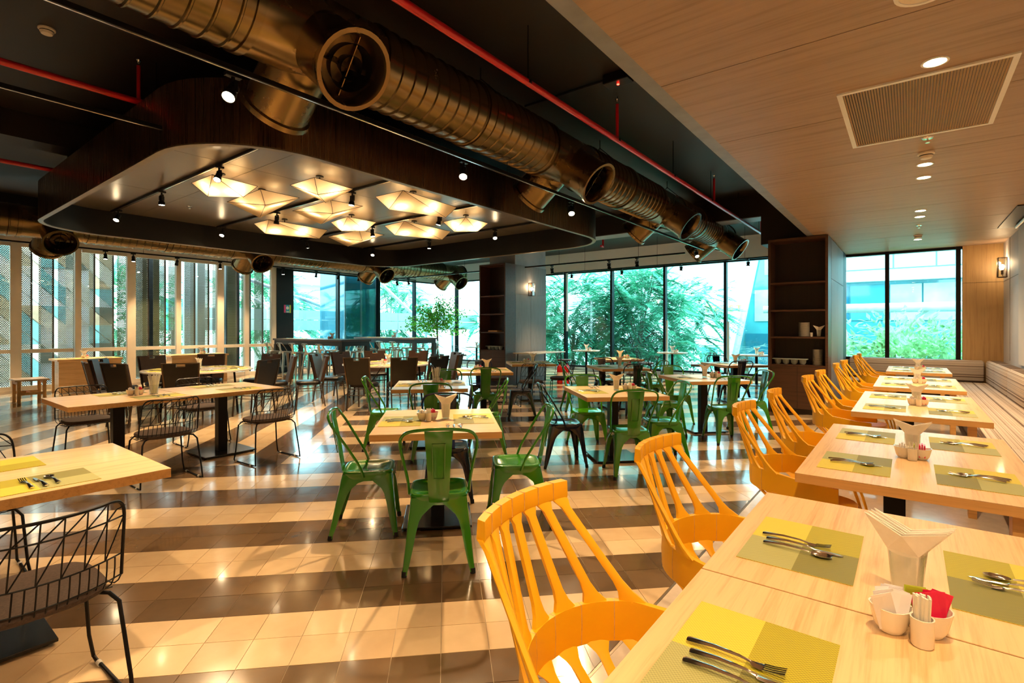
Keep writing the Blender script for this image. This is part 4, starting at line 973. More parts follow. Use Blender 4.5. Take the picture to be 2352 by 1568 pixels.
# ================================================================== RED SPRINKLER PIPES
def pipe(x, z, y0, y1, risers, label, end=True):
    t = empty('sprinkler_pipe', (x, y0, z), 0, label, 'pipe'); bm = B(); pts = [(0, 0, 0), (0, y1 - y0, 0)]
    tube(bm, pts, .030, 12)
    if end: tube(bm, [(0, y1 - y0 - .005, -.028), (0, y1 - y0 - .005, .42)], .028, 12)
    mk('main_pipe', bm, 'red_pipe', t, True)
    for i, y in enumerate(risers):
        bm = B(); tube(bm, [(0, y - y0, 0), (0, y - y0, ZC - z - .09)], .018, 10); mk('riser', bm, 'red_pipe', t, True)
        bm = B(); lathe(bm, [(.012, 0), (.012, .04), (.02, .05), (.022, .056)], 10, (0, y - y0, ZC - z - .09)); mk('sprinkler_head', bm, 'steel', t, True)
    y = y0 + .9
    while y < y1:
        bm = B(); tube(bm, [(0, y - y0, .035), (0, y - y0, ZC - z)], .005, 6); lathe(bm, [(.037, -.012), (.037, .012)], 14, (0, y - y0, 0)); mk('hanger', bm, 'black_metal', t); y += 1.75
pipe(-2.64, 3.60, -2.5, 12.68, (-.6, 5.39, 9.08), 'long red sprinkler pipe between the duct and the wood ceiling')
pipe(-5.95, 3.66, -2.5, 9.6, (-.5, 1.75), 'red sprinkler pipe passing over the raft toward the duct side', False)
pipe(-9.30, 3.62, -2.5, 10.6, (.2, 2.0), 'red sprinkler pipe passing over the raft on the screen side', False)
pipe(-6.6, 3.68, 12.5, 12.62, (), 'short red pipe stub beyond the raft', True)

# ================================================================== CEILING RAFT
XA, XB, YA, YB, RC, ZR, ZI, ZT = -10.7, -4.28, 1.68, 8.62, .95, 3.0, 3.42, 3.56
def rrect(i):
    o = []; r = RC - i
    for cx, cy, a0 in ((XB - RC, YB - RC, 0), (XA + RC, YB - RC, 90), (XA + RC, YA + RC, 180), (XB - RC, YA + RC, 270)):
        for k in range(11): a = R(a0 + 9 * k); o.append((cx + r * math.cos(a), cy + r * math.sin(a)))
    return o
raft = empty('ceiling_raft'); raft['kind'] = 'structure'; raft['label'] = 'bronze-sided rounded ceiling raft holding the origami lamps'
def band(nm, mt, i0, i1, z0, z1):
    bm = B(); a, b_ = rrect(i0), rrect(i1); rs = [ring(bm, [(*p, z) for p in q]) for q, z in ((a, z0), (a, z1), (b_, z1), (b_, z0))]; rs.append(rs[0]); skin_rings(bm, rs, True, False, False); return mk(nm, bm, mt, raft, True)
band('fascia', 'fascia_metal', 0, .012, ZR + .012, ZT); band('bottom_rim', 'trim_metal', -.004, .055, ZR, ZR + .012); band('inner_fascia', 'black_metal', .040, .052, ZR + .012, ZI)
bm = B(); prism(bm, rrect(.052), ZI + .01, ZI + .02); mk('deck', bm, 'dark_ceiling', raft)
ysr = [YA + .06 + k * (YB - YA - .12) / 5 for k in range(6)]; xsr = [XA + .06 + k * (XB - XA - .12) / 3 for k in range(4)]
for a, b_ in zip(ysr, ysr[1:]):
    for c, d in zip(xsr, xsr[1:]):
        p = [(c + .003, a + .003), (d - .003, a + .003), (d - .003, b_ - .003), (c + .003, b_ - .003)]
        # corner panels follow the rounded fascia
        rr_ = rrect(.056); out = p
        n_ = len(rr_)
        for k in range(n_):
            q0, q1 = rr_[k], rr_[(k + 1) % n_]
            ex, ey = q1[0] - q0[0], q1[1] - q0[1]
            out = clip_poly(out, lambda t_, q0=q0, ex=ex, ey=ey: ex * (t_[1] - q0[1]) - ey * (t_[0] - q0[0]))
            if len(out) < 3: break
        if len(out) >= 3:
            bm = B(); prism(bm, out, ZI, ZI + .01); mk('panel', bm, 'raft_panel', raft)
bm = B()
for x, y in ((-9.6, 2.6), (-5.5, 2.6), (-5.5, 7.6), (-9.6, 7.6)): tube(bm, [(x, y, ZI + .02), (x, y, ZC)], .008, 6)
mk('hanger', bm, 'black_metal', raft)

# ================================================================== LAMPS
def spot(parent, loc, rot, power, size=70, blend=.6, col=WARM, rad=.03):
    d = bpy.data.lights.new('spot', 'SPOT'); d.energy = power; d.spot_size = R(size); d.spot_blend = blend; d.color = col; d.shadow_soft_size = rad
    o = bpy.data.objects.new('spot', d); COL.objects.link(o); o.parent = parent; o.location = loc; o.rotation_euler = rot; return o
def head_proto():
    t = empty('track_spotlight')
    bm = B(); bx(bm, -.02, .02, -.05, .05, -.025, 0, .003); mk('adapter', bm, 'black_metal', t)
    bm = B(); cyl(bm, (0, 0, -.02), (0, 0, -.07), .012, seg=8); bx(bm, -.042, -.036, -.012, .012, -.13, -.055); bx(bm, .036, .042, -.012, .012, -.13, -.055); bx(bm, -.042, .042, -.012, .012, -.062, -.055); mk('yoke', bm, 'black_metal', t)
    bm = B(); lathe(bm, [(.030, -.075), (.034, -.08), (.034, -.13), (.028, -.14), (.040, -.155), (.043, -.20), (.038, -.20), (.034, -.190)], 18, (0, 0, .10)); lb = mk('lamp_body', bm, 'black_metal', t, True, (0, 0, -.10))
    bm = B(); lathe(bm, [(.0375, -.196), (.01, -.198)], 16, (0, 0, .10), cap0=False); mk('lens', bm, 'lamp_glow', lb)
    return t
K_head = Kind(head_proto())
def head(x, y, z, rz, tx, ty, label, group, power=SPOT_W, size=75, aim=None):
    o = K_head.put((x, y, z), 0, label, group, 'spotlight'); lb = [c for c in o.children if c.name.startswith('lamp_body')][0]
    for c in list(lb.children):
        if c.type == 'LIGHT': bpy.data.objects.remove(c)
    lb.rotation_euler = (tx, ty, 0)
    if aim: lb.rotation_euler = (Vector((aim[0] - x, aim[1] - y, -2.6))).to_track_quat('-Z', 'Y').to_euler()
    spot(lb, (0, 0, -.105), (0, 0, 0), power, size)
    return o
def track(p0, p1, label, hang=True, group=None, top=ZC):
    p0, p1 = Vector(p0), Vector(p1); L = (p1 - p0).length; t = empty('lighting_track', p0, math.atan2(p1.y - p0.y, p1.x - p0.x), label, 'track', group)
    bm = B(); bx(bm, 0, L, -.017, .017, 0, .034, .002); mk('rail', bm, 'black_metal', t)
    bm = B(); bx(bm, 0, L, -.006, .006, -.001, .001); mk('conductor_slot', bm, 'steel', t)
    if hang:
        n_ = max(2, int(L / 1.8))
        for k in range(n_):
            bm = B(); x = L * (k + .5) / n_; tube(bm, [(x, 0, .03), (x, 0, top - p0.z)], .004, 6); mk('hanger_rod', bm, 'black_metal', t)
track((-3.50, -2.4, 3.13), (-3.50, 11.3, 3.11), 'long black lighting track under the bronze duct', top=3.275)
for y in (-1.6, .2, 1.55, 3.75, 5.8, 10.8): head(-3.50, y, 3.115, 0, .12, .18, 'black spotlight on the track under the duct', 'duct track spotlights', aim=(-2.3, y - 1.5) if y > 1 else None, power=SPOT_W * (1 if y > 2 else .5))
track((-5.08, -2.4, 3.15), (-5.08, 1.66, 3.15), 'black lighting track ending at the raft side')
for y in (-1.8, -.6, .45): head(-5.08, y, 3.15, 0, -.1, .1, 'black spotlight on the track ending at the raft side', 'raft end spotlights', SPOT_W * .35)
for i, (y, xs) in enumerate(((2.72, (-6.5, -8.32, -10.2)), (4.38, (-6.23, -8.31, -10.3)), (6.1, (-6.24, -8.05, -10.3)), (7.75, (-6.4, -8.25, -10.2)))):
    track((-10.55, y, 3.382), (-4.75, y, 3.382), 'black track recessed under the raft ceiling, between the origami lamps', False, 'raft tracks')
    for k, x in enumerate(xs): head(x, y, 3.382, 0, .15 * (k - 1), .2 * ((i + k) % 3 - 1), 'black spotlight on a raft track', 'raft spotlights', aim=((x + 1.2, y - 1.3) if (i, k) in ((0, 0), (0, 2), (1, 2), (3, 0), (3, 2)) else None))
track((-15.0, -2.4, 3.28), (-15.0, 13.4, 3.28), 'long black lighting track in front of the screen wall')
for y in (.6, 2.5, 3.75, 4.3, 5.25, 6.3, 6.82, 8.1, 9.2, 10.0, 10.8, 11.9): head(-15.0, y, 3.28, 0, .0, (.5, -.1)[int(y * 10) % 2] if y < 8.5 else .2, 'black spotlight in front of the screen wall', 'screen wall spotlights', SPOT_W * .8)
track((-13.2, 10.85, 3.03), (-9.05, 10.85, 3.03), 'black lighting track between bar duct and grey pillar')
for x in (-13.05, -12.5, -9.4): head(x, 10.85, 3.03, 0, .3, 0, 'black spotlight on the track behind the pillar', 'pillar track spotlights', SPOT_W * .7)
track((-8.05, 11.0, 3.05), (-3.8, 11.0, 3.05), 'black lighting track from the grey pillar to the duct')
for x in (-7.2, -5.6, -4.9): head(x, 11.0, 3.05, 0, .2, 0, 'black spotlight between pillar and duct', 'pillar to duct spotlights', SPOT_W * .7)
track((-9.3, 14.3, 3.25), (-2.2, 14.3, 3.25), 'black lighting track just inside the tall windows')
for x in (-8.6, -6.85, -5.05, -3.3): head(x, 14.3, 3.25, 0, -.2, 0, 'black spotlight just inside the tall windows', 'window track spotlights', SPOT_W * .7)

# recessed downlights, sprinklers, detectors and grille in the wood ceiling
def downlight():
    t = empty('downlight'); bm = B(); lathe(bm, [(.052, -.001), (.054, -.006), (.066, -.006), (.068, 0)], 24, cap0=False, cap1=False); mk('trim_ring', bm, 'white_plastic', t, True)
    bm = B(); lathe(bm, [(.052, -.003), (.01, -.0035)], 20, cap0=False); mk('lens', bm, 'lamp_glow', t); return t
K_down = Kind(downlight())
for y in (-1.6, -.2, 1.3, 3.87, 6.23, 6.76, 8.64, 9.1, 11.4):  # second one is unseen, added to brighten the fronts of the near napkins
    o = K_down.put((.12, y, 3.0), 0, 'round recessed downlight in the wood ceiling', 'wood ceiling downlights', 'downlight')
    for c in list(o.children):
        if c.type == 'LIGHT': bpy.data.objects.remove(c)
    spot(o, (0, 0, -.02), (0, 0, 0), SPOT_W * .43, 120, .8)
def sprinkler(loc, label):
    t = empty('sprinkler', loc, 0, label, 'sprinkler', 'wood ceiling sprinklers'); bm = B(); lathe(bm, [(.04, 0), (.036, -.006), (.012, -.008)], 18); mk('escutcheon', bm, 'chrome', t, True)
    bm = B(); tube(bm, [(0, 0, -.006), (0, 0, -.035)], .006, 8); lathe(bm, [(.016, -.037), (.018, -.04), (.004, -.041)], 12); mk('deflector', bm, 'chrome', t)
for y in (5.38, 9.87): sprinkler((.12, y, 3.0), 'chrome sprinkler head in the wood ceiling')
for x, y in ((-5.2, 3.6), (-9.2, 3.4), (-5.0, 6.9)):
    t = empty('sprinkler', (x, y, ZI), 0, 'chrome sprinkler head in the raft ceiling', 'sprinkler', 'raft sprinklers'); bm = B(); lathe(bm, [(.04, 0), (.036, -.006), (.012, -.008)], 18); tube(bm, [(0, 0, -.006), (0, 0, -.035)], .006, 8); lathe(bm, [(.016, -.037), (.018, -.04), (.004, -.041)], 12); mk('deflector', bm, 'chrome', t)
def detector(loc, label, group=None):
    t = empty('smoke_detector', loc, 0, label, 'detector', group); bm = B(); lathe(bm, [(.062, 0), (.062, -.012), (.055, -.016)], 24); mk('base', bm, 'cream_plastic', t, True)
    bm = B(); lathe(bm, [(.050, -.016), (.050, -.030), (.040, -.048), (.02, -.052)], 24); mk('cover', bm, 'cream_plastic', t, True)
    bm = B(); lathe(bm, [(.0505, -.022), (.0505, -.028)], 24, cap0=False, cap1=False); mk('vent_slot', bm, 'black_metal', t)
for y in (5.84, 10.92): detector((.12, y, 3.0), 'cream smoke detector on the wood ceiling', 'wood ceiling detectors')
detector((-6.04, 1.09, ZC), 'cream smoke detector on the black ceiling')
t = empty('ceiling_speaker', (.06, 3.02, 3.0), 0, 'round white speaker in the wood ceiling', 'speaker'); bm = B(); lathe(bm, [(.10, -.004), (.102, -.008), (.118, -.008), (.12, 0)], 28, cap0=False, cap1=False); mk('rim', bm, 'white_plastic', t, True); bm = B(); lathe(bm, [(.10, -.004), (.02, -.006)], 28); mk('mesh_cover', bm, 'cream_plastic', t)
t = empty('air_grille', (.06, 4.64, 3.0), 0, 'white framed return-air grille in the wood ceiling', 'grille')
bm = B()
for a in ((-.44, .44, -.63, -.60), (-.44, .44, .60, .63), (-.44, -.41, -.60, .60), (.41, .44, -.60, .60)): bx(bm, *a, -.012, 0)
mk('frame', bm, 'white_plastic', t)
bm = B(); bx(bm, -.41, .41, -.60, .60, -.003, -.001); mk('backing', bm, 'walnut', t)
for k in range(54):
    x = -.4025 + k * .0152; bm = B(); rs = [ring(bm, [(x - .0055, y, -.0035), (x + .0045, y, -.0105), (x + .0055, y, -.0095), (x - .0045, y, -.0025)]) for y in (-.60, -.2, .2, .60)]; skin_rings(bm, rs); mk('louvre', bm, 'grille_metal', t)
bm = B(); bx(bm, 1.08, X1 - .035, 9.0, 10.85, 2.985, 3.0); tag(mk('slot_shade_panel', bm, 'walnut', None), 'dark panel painted as a shaded slot under the wood ceiling by the right wall', 'slot')  # flat dark sheet paints in the shade of a recessed slot
bm = B(); cyl(bm, (1.26, 9.1, 2.95), (1.26, 10.6, 2.95), .022, seg=14); tag(mk('tube_lamp', bm, 'white_plastic', None, True), 'white tube lamp under the dark slot panel', 'tube lamp')
# emergency fitting with a red light
t = empty('emergency_fitting', (-2.40, 4.92, ZC), 0, 'black ceiling box with a red light between pipe and wood ceiling', 'fitting')
bm = B(); bx(bm, -.14, .14, -.08, .08, -.10, 0, .01); mk('housing', bm, 'black_metal', t); bm = B(); lathe(bm, [(.014, -.105), (.012, -.112), (.004, -.115)], 12); mk('red_light', bm, 'red_led', t)
bm = B(); tube(bm, [(-3.6, 4.92, ZC - .02), (-1.37, 4.92, ZC - .02)], .014, 8); tag(mk('conduit', bm, 'black_metal', None, True), 'black conduit running under the ceiling past the red light', 'conduit')

# wall lanterns
def lantern(loc, rz, label):
    t = empty('wall_lantern', loc, rz, label, 'wall lamp'); z0, z1, w, d = -.17, .17, .065, .12   # wall at local x=0, sticks out to +X
    bm = B(); bx(bm, 0, .012, -w, w, z0, z1); mk('back_plate', bm, 'walnut_light', t)
    bm = B()
    for y in (-w, w): tube(bm, [(d, y, z0), (d, y, z1)], 0, sq=(.006, .006)); 
    for z in (z0, z1):
        tube(bm, [(.0, -w, z), (d, -w, z), (d, w, z), (0, w, z)], 0, sq=(.006, .006))
    mk('frame', bm, 'chair_bronze', t)
    for nm, a in (('pane', (d - .002, d, -w, w)), ('pane', (0.012, d, -w - .001, -w + .001)), ('pane', (0.012, d, w - .001, w + .001))):
        bm = B(); bx(bm, *a, z0, z1); mk(nm, bm, 'tumbler_glass', t)
    bm = B(); cyl(bm, (.06, 0, -.12), (.06, 0, -.04), .017, seg=12); tube(bm, smooth_path([(.012, 0, -.145), (.05, 0, -.15), (.06, 0, -.12)], 3), .005, 6); mk('lamp_holder', bm, 'chair_bronze', t, True)
    bm = B(); lathe(bm, [(.012, -.04), (.03, -.0), (.034, .02), (.028, .045), (.01, .055)], 16, (.06, 0, 0)); mk('bulb', bm, 'bulb_glow', t, True)
    d_ = bpy.data.lights.new('lantern_light', 'POINT'); d_.energy = 4; d_.color = WARM; d_.shadow_soft_size = .04; o = bpy.data.objects.new('lantern_light', d_); COL.objects.link(o); o.parent = t; o.location = (.095, 0, .09)
lantern((X1, 12.45, 2.52), math.pi, 'bronze glass wall lantern on the pale wall over the bench'); lantern((-8.122, 11.32, 2.50), 0, 'bronze glass wall lantern on the grey pillar')

# origami lamps under the raft
m, nt, n, l, b = newmat('shade_fabric'); n.remove(b); df = n.new('ShaderNodeBsdfDiffuse'); df.inputs[0].default_value = (.85, .72, .50, 1); tl = n.new('ShaderNodeBsdfTranslucent'); tl.inputs[0].default_value = (.95, .78, .52, 1)
ms = n.new('ShaderNodeMixShader'); ms.inputs[0].default_value = .72; l.new(df.outputs[0], ms.inputs[1]); l.new(tl.outputs[0], ms.inputs[2]); l.new(ms.outputs[0], n['Material Output'].inputs[0])
LAMPS = [[(-7.3, 2.72, 3.32), (-6.71, 2.73, 3.32), (-6.79, 3.32, 3.32), (-7.19, 2.87, 3.16), (-6.87, 3.17, 3.16)],
 [(-7.98, 3.45, 3.32), (-6.9, 3.41, 3.32), (-6.92, 3.98, 3.32), (-7.07, 3.56, 3.16), (-8.23, 4.06, 3.22), (-8.23, 4.06, 3.22)],
 [(-6.4, 3.55, 3.32), (-5.83, 3.55, 3.32), (-5.91, 4.17, 3.32), (-5.98, 3.69, 3.16), (-6.51, 4.14, 3.22), (-6.51, 4.14, 3.22)],
 [(-7.77, 4.35, 3.32), (-6.67, 4.32, 3.32), (-6.62, 4.84, 3.32), (-6.78, 4.43, 3.16), (-7.92, 4.95, 3.22), (-7.92, 4.95, 3.22)],
 [(-6.0, 4.6, 3.32), (-5.43, 4.62, 3.32), (-5.53, 5.77, 3.32), (-5.91, 4.77, 3.16), (-5.66, 5.66, 3.16)],
 [(-9.26, 4.46, 3.32), (-8.71, 4.45, 3.32), (-8.76, 5.61, 3.32), (-9.19, 4.63, 3.16), (-8.9, 5.52, 3.16)],
 [(-8.07, 5.23, 3.32), (-7.44, 5.14, 3.32), (-7.44, 5.72, 3.32), (-7.88, 5.31, 3.16), (-7.54, 5.58, 3.16)],
 [(-9.39, 6.01, 3.32), (-8.29, 5.98, 3.32), (-8.31, 6.59, 3.32), (-8.45, 6.17, 3.16), (-9.61, 6.65, 3.22), (-9.61, 6.65, 3.22)],
 [(-7.58, 6.02, 3.32), (-6.96, 5.95, 3.32), (-7.0, 7.14, 3.32), (-7.45, 6.15, 3.16), (-7.13, 7.03, 3.16)],
 [(-6.48, 6.42, 3.32), (-5.9, 6.38, 3.32), (-5.93, 6.99, 3.32), (-6.36, 6.57, 3.16), (-6.03, 6.82, 3.16)]]
for V in LAMPS:
    V = [Vector(v) for v in V]; c = sum(V, Vector()) / len(V); loc = Vector((c.x, c.y, ZI)); t = empty('origami_lamp', loc, 0, 'folded cream fabric lamp glowing under the raft ceiling', 'lamp', 'origami lamps'); Q = [v - loc for v in V]
    if len(Q) == 5:
        L_, B_, R_, F1, F2 = Q; E_ = L_ + R_ - B_
        fs = ((L_, B_, F1), (B_, F2, F1), (B_, R_, F2), (F1, F2, E_), (L_, F1, E_), (R_, E_, F2), (L_, E_, R_, B_)); cr = ((L_, B_), (B_, R_), (B_, F1), (B_, F2), (L_, F1), (R_, F2))
    else:
        L_, B_, R_, M_, T_, _ = Q; fs = ((L_, B_, M_), (B_, R_, M_), (L_, M_, T_), (M_, R_, T_), (L_, T_, R_, B_)); cr = ((L_, B_), (B_, R_), (B_, M_), (L_, M_), (M_, R_), (M_, T_))
    bm = B()
    for f in fs: bm.faces.new([bm.verts.new(p) for p in f])
    bmesh.ops.remove_doubles(bm, verts=bm.verts, dist=.0005); mk('shade', bm, 'shade_fabric', t)
    bm = B()
    for a, b_ in cr: tube(bm, [a, b_], .0035, 5)
    mk('rib', bm, 'walnut_light', t)
    bm = B(); cc = (L_ + R_ + B_) / 3; cyl(bm, (cc.x, cc.y, -.0), (cc.x, cc.y, cc.z), .008, seg=8); lathe(bm, [(.05, 0), (.05, -.015)], 16, (cc.x, cc.y, 0)); mk('ceiling_mount', bm, 'black_metal', t)
    for q in (.35, -.35):
        d_ = bpy.data.lights.new('lamp_light', 'POINT'); d_.energy = 1.9; d_.color = (1, .76, .46); d_.shadow_soft_size = .05; o = bpy.data.objects.new('lamp_light', d_); COL.objects.link(o); o.parent = t
        inner = sum(Q[:5], Vector()) / 5; inner = inner + (R_ - L_) * q * .5; inner.z = (B_.z + min(v.z for v in Q)) / 2 + .02; o.location = inner

# ================================================================== INDOOR TREE
def leaf_faces(bm, c, d, n, L, W):
    'one folded leaf: four triangles along direction d'
    d = d.normalized(); s = d.cross(n); s.normalize(); up = s.cross(d)
    a = bm.verts.new(c); m1 = bm.verts.new(c + d * L * .45 + s * W - up * W * .25); m2 = bm.verts.new(c + d * L * .45 - s * W - up * W * .25); e = bm.verts.new(c + d * L - up * L * .12); k = bm.verts.new(c + d * L * .5)
    for f in ((a, m1, k), (a, k, m2), (m1, e, k), (k, e, m2)): bm.faces.new(f)
def rv(r): 
    while True:
        v = Vector((r.uniform(-1, 1), r.uniform(-1, 1), r.uniform(-1, 1)))
        if .05 < v.length < 1: return v
def indoor_tree(loc, label):
    t = empty('potted_tree', loc, 0, label, 'tree'); r = random.Random(11)
    bm = B(); lathe(bm, [(.20, 0), (.26, .45), (.27, .47), (.24, .47), (.23, .40)], 24); mk('pot', bm, 'fabric_pot', t, True)
    bm = B(); tube(bm, smooth_path([(0, 0, .38), (.03, 0, .8), (-.02, .02, 1.25), (.0, 0, 1.6)], 4), .035, 8); mk('trunk', bm, 'bark', t, True)
    bb_ = B(); lf = B()
    for k in range(34):
        a = k * 2.4; el = r.uniform(-.1, 1.25); L = r.uniform(.7, 1.3); d = Vector((math.cos(a) * math.cos(el), math.sin(a) * math.cos(el), math.sin(el)))
        s = Vector((0, 0, r.uniform(1.25, 1.75))); e = s + d * L; mid = s.lerp(e, .5) + Vector((0, 0, .08)); tube(bb_, smooth_path([s, mid, e], 3), .008, 5)
        for q in range(60):
            f = r.uniform(.3, 1.05); c = s.lerp(e, f) + rv(r) * .2; leaf_faces(lf, c, rv(r) + Vector((0, 0, -.5)), rv(r).normalized(), .095, .028)
    mk('branches', bb_, 'bark', t, True); o = mk('foliage', lf, 'leaf_bright', t, recalc=False); o['kind'] = 'stuff'
indoor_tree((-14.25, 13.8, 0), 'leafy potted ficus tree standing behind the bar counters')

# ================================================================== OUTSIDE
bm = B(); bx(bm, -120, 120, -60, 160, -4.6, -4.5); struct('ground', bm, 'ext_ground', label='street level ground outside')
def frond(bm, base, d, L, n_, ll, lw, droop, r):
    d = d.normalized(); s = d.cross(Vector((0, 0, 1))); s.normalize(); p = base.copy(); step = L / n_; prev = None
    for k in range(n_ + 1):
        q = k / n_; pos = base + d * (L * q) + Vector((0, 0, -droop * q * q * L))
        if k:
            for sg in (-1, 1):
                dd = (s * sg * 1.0 + d * .55 + Vector((0, 0, -.25 + r.uniform(-.1, .1)))).normalized(); l2 = ll * math.sin(math.pi * min(.97, .12 + .86 * q)) * r.uniform(.85, 1.1) + .02
                w = Vector((0, 0, 1)).cross(dd).normalized() * lw
                a = bm.verts.new(pos - w * .4); b_ = bm.verts.new(pos + dd * l2 * .5 + w); c = bm.verts.new(pos + dd * l2); e = bm.verts.new(pos + dd * l2 * .5 - w)
                bm.faces.new((a, e, c, b_))
def feather_tree(base, top, rx, rz_, n_, label, seed, ll=.36, mat='leaf_ext', L=(.8, 1.35), group=None):
    t = empty('feathery_tree', base, 0, label, 'tree', group); r = random.Random(seed); h = top - base[2]
    tk = B(); tube(tk, smooth_path([(0, 0, 0), (.15, .1, h * .35), (-.1, .05, h * .65), (0, 0, h * .85)], 4), .12, 8, radii=[.14 - .09 * k / 12 for k in range(13)]); mk('trunk', tk, 'bark', t, True)
    br = B(); lf = B()
    for k in range(n_):
        v = rv(r); v.normalize(); v *= r.uniform(.45, 1) ; c = Vector((v.x * rx, v.y * rx, h + v.z * rz_ - rz_ * .3))
        out = Vector((v.x, v.y, .25 * v.z + r.uniform(-.2, .5)))
        if k % 9 == 0: tube(br, smooth_path([(0, 0, h * r.uniform(.45, .8)), c * .5 + Vector((0, 0, h * .40)), c], 3), .02, 5)
        for q in range(5): frond(lf, c + rv(r) * .25, out + rv(r) * .9, r.uniform(*L), 13, ll * r.uniform(.8, 1.2), .05, r.uniform(.15, .5), r)
    mk('branches', br, 'bark', t, True); o = mk('foliage', lf, mat, t, recalc=False); o['kind'] = 'stuff'
feather_tree((-12.2, 20.5, -4.5), 2.6, 2.6, 2.6, 150, 'feathery tree outside next to the grey pillar', 21)
feather_tree((-8.6, 19.6, -4.5), 2.6, 2.3, 2.6, 160, 'feathery tree outside the middle windows', 22)
feather_tree((-8.6, 24.0, -4.5), 2.4, 2.2, 2.2, 80, 'thinner feathery tree beside the white building', 23)
feather_tree((-17.5, 23.5, -4.5), 1.6, 2.8, 2.4, 110, 'feathery tree beyond the window corner', 24)
feather_tree((-24.0, 19.5, -4.5), 3.2, 2.4, 2.6, 110, 'feathery tree behind the parapet by the corner', 25)
feather_tree((-25.5, 13.0, -4.5), 3.2, 2.2, 2.4, 100, 'feathery tree behind the parapet near the black pier', 26)
feather_tree((-22.5, 6.0, -4.5), 2.0, 2.2, 2.6, 90, 'feathery tree seen through the perforated screen', 27)
def bush(base, rx, ry, rz_, n_, label, seed, mat, L=.22, W=.05):
    t = empty('leafy_shrub', base, 0, label, 'shrub'); r = random.Random(seed); st = B(); lf = B()
    for k in range(24):
        v = rv(r); tube(st, smooth_path([(v.x * rx * .2, v.y * ry * .2, 0), (v.x * rx * .6, v.y * ry * .6, rz_ * .6), (v.x * rx, v.y * ry, rz_ * (1 + .7 * abs(v.z)))], 3), .02, 5)
    for k in range(n_):
        v = rv(r); v *= (r.uniform(.6, 1) / v.length); c = Vector((v.x * rx, v.y * ry, rz_ * (1 + v.z))); leaf_faces(lf, c, v + rv(r) * 1.0 + Vector((0, 0, -.4)), (Vector((0, 0, 1)) + rv(r) * .6).normalized(), L * r.uniform(.7, 1.3), W)
    mk('stems', st, 'bark', t, True); o = mk('foliage', lf, mat, t, recalc=False); o['kind'] = 'stuff'
bush((.5, 16.3, -1.6), 2.1, .9, 1.60, 3600, 'bright leafy shrub outside the alcove window', 31, 'leaf_hedge', .26, .055)
bush((-.2, 18.2, -2.4), 2.2, .8, 2.2, 2000, 'leafy shrub between alcove window and glass building', 32, 'leaf_hedge', .26, .055)
bush((-19.4, 11.6, -1.2), .7, 2.2, 1.15, 1800, 'low hedge under the parapet by the black pier', 33, 'leaf_ext', .2, .05)
bush((-19.0, 15.6, -1.2), 1.0, 2.6, 1.1, 1600, 'low hedge under the parapet by the corner', 34, 'leaf_ext', .2, .05)
bush((-13.5, 18.4, -1.6), 3.2, .9, 1.5, 2000, 'low hedge outside beside the corner window', 35, 'leaf_ext', .2, .05)
bush((-7.5, 18.2, -2.0), 3.6, .8, 1.5, 2200, 'low hedge outside the middle windows', 36, 'leaf_ext', .2, .05)
# palm
t = empty('palm_tree', (-4.6, 19.2, -4.5), 0, 'grey-green palm outside beside the white building', 'palm'); r = random.Random(40)
bm = B(); tube(bm, smooth_path([(0, 0, 0), (.1, 0, 2.4), (0, 0, 5.0)], 5), .16, 10); mk('trunk', bm, 'bark', t, True)
for k in range(22):
    bm = B(); a = k * 2.4; frond(bm, Vector((0, 0, 5.0)), Vector((math.cos(a), math.sin(a), .9 - .06 * k)), 2.0, 30, .42, .016, .55, r); mk('frond', bm, 'leaf_palm', t, recalc=False)
# white building with gold letters
t = empty('white_building', (-9.5, 38, -4.5), 0, 'white building with gold letters seen through the windows', 'building')
bm = B(); bx(bm, -16, 8.2, 0, 6, 0, 16); mk('wall', bm, 'ext_white', t)
for x in (-14.5, -11.5, -8.5, -5.5, -2.5):
    for z in (3.2,):
        bm = B(); bx(bm, x, x + 1.3, -.05, .02, z, z + 1.5); w = mk('window', bm, 'ext_pale', t); bm = B(); bx(bm, x + .1, x + 1.2, -.07, -.05, z + .1, z + 1.4); mk('pane', bm, 'teal_glass', w)
cu = bpy.data.curves.new('gold_letters', 'FONT'); cu.body = 'K.C TOURS TRAVEL'; cu.size = .62; cu.extrude = .05; co = bpy.data.objects.new('letter_curve', cu); COL.objects.link(co); bpy.context.view_layer.update()
me = bpy.data.meshes.new_from_object(co.evaluated_get(bpy.context.evaluated_depsgraph_get())); bpy.data.objects.remove(co); me.materials.clear(); me.materials.append(M['gold_letter'])
o = bpy.data.objects.new('gold_lettering', me); COL.objects.link(o); o.parent = t; o.location = (-3.35, -.12, 7.15); o.rotation_euler = (R(90), 0, 0); o['label'] = 'gold raised lettering'; o['kind'] = 'stuff'
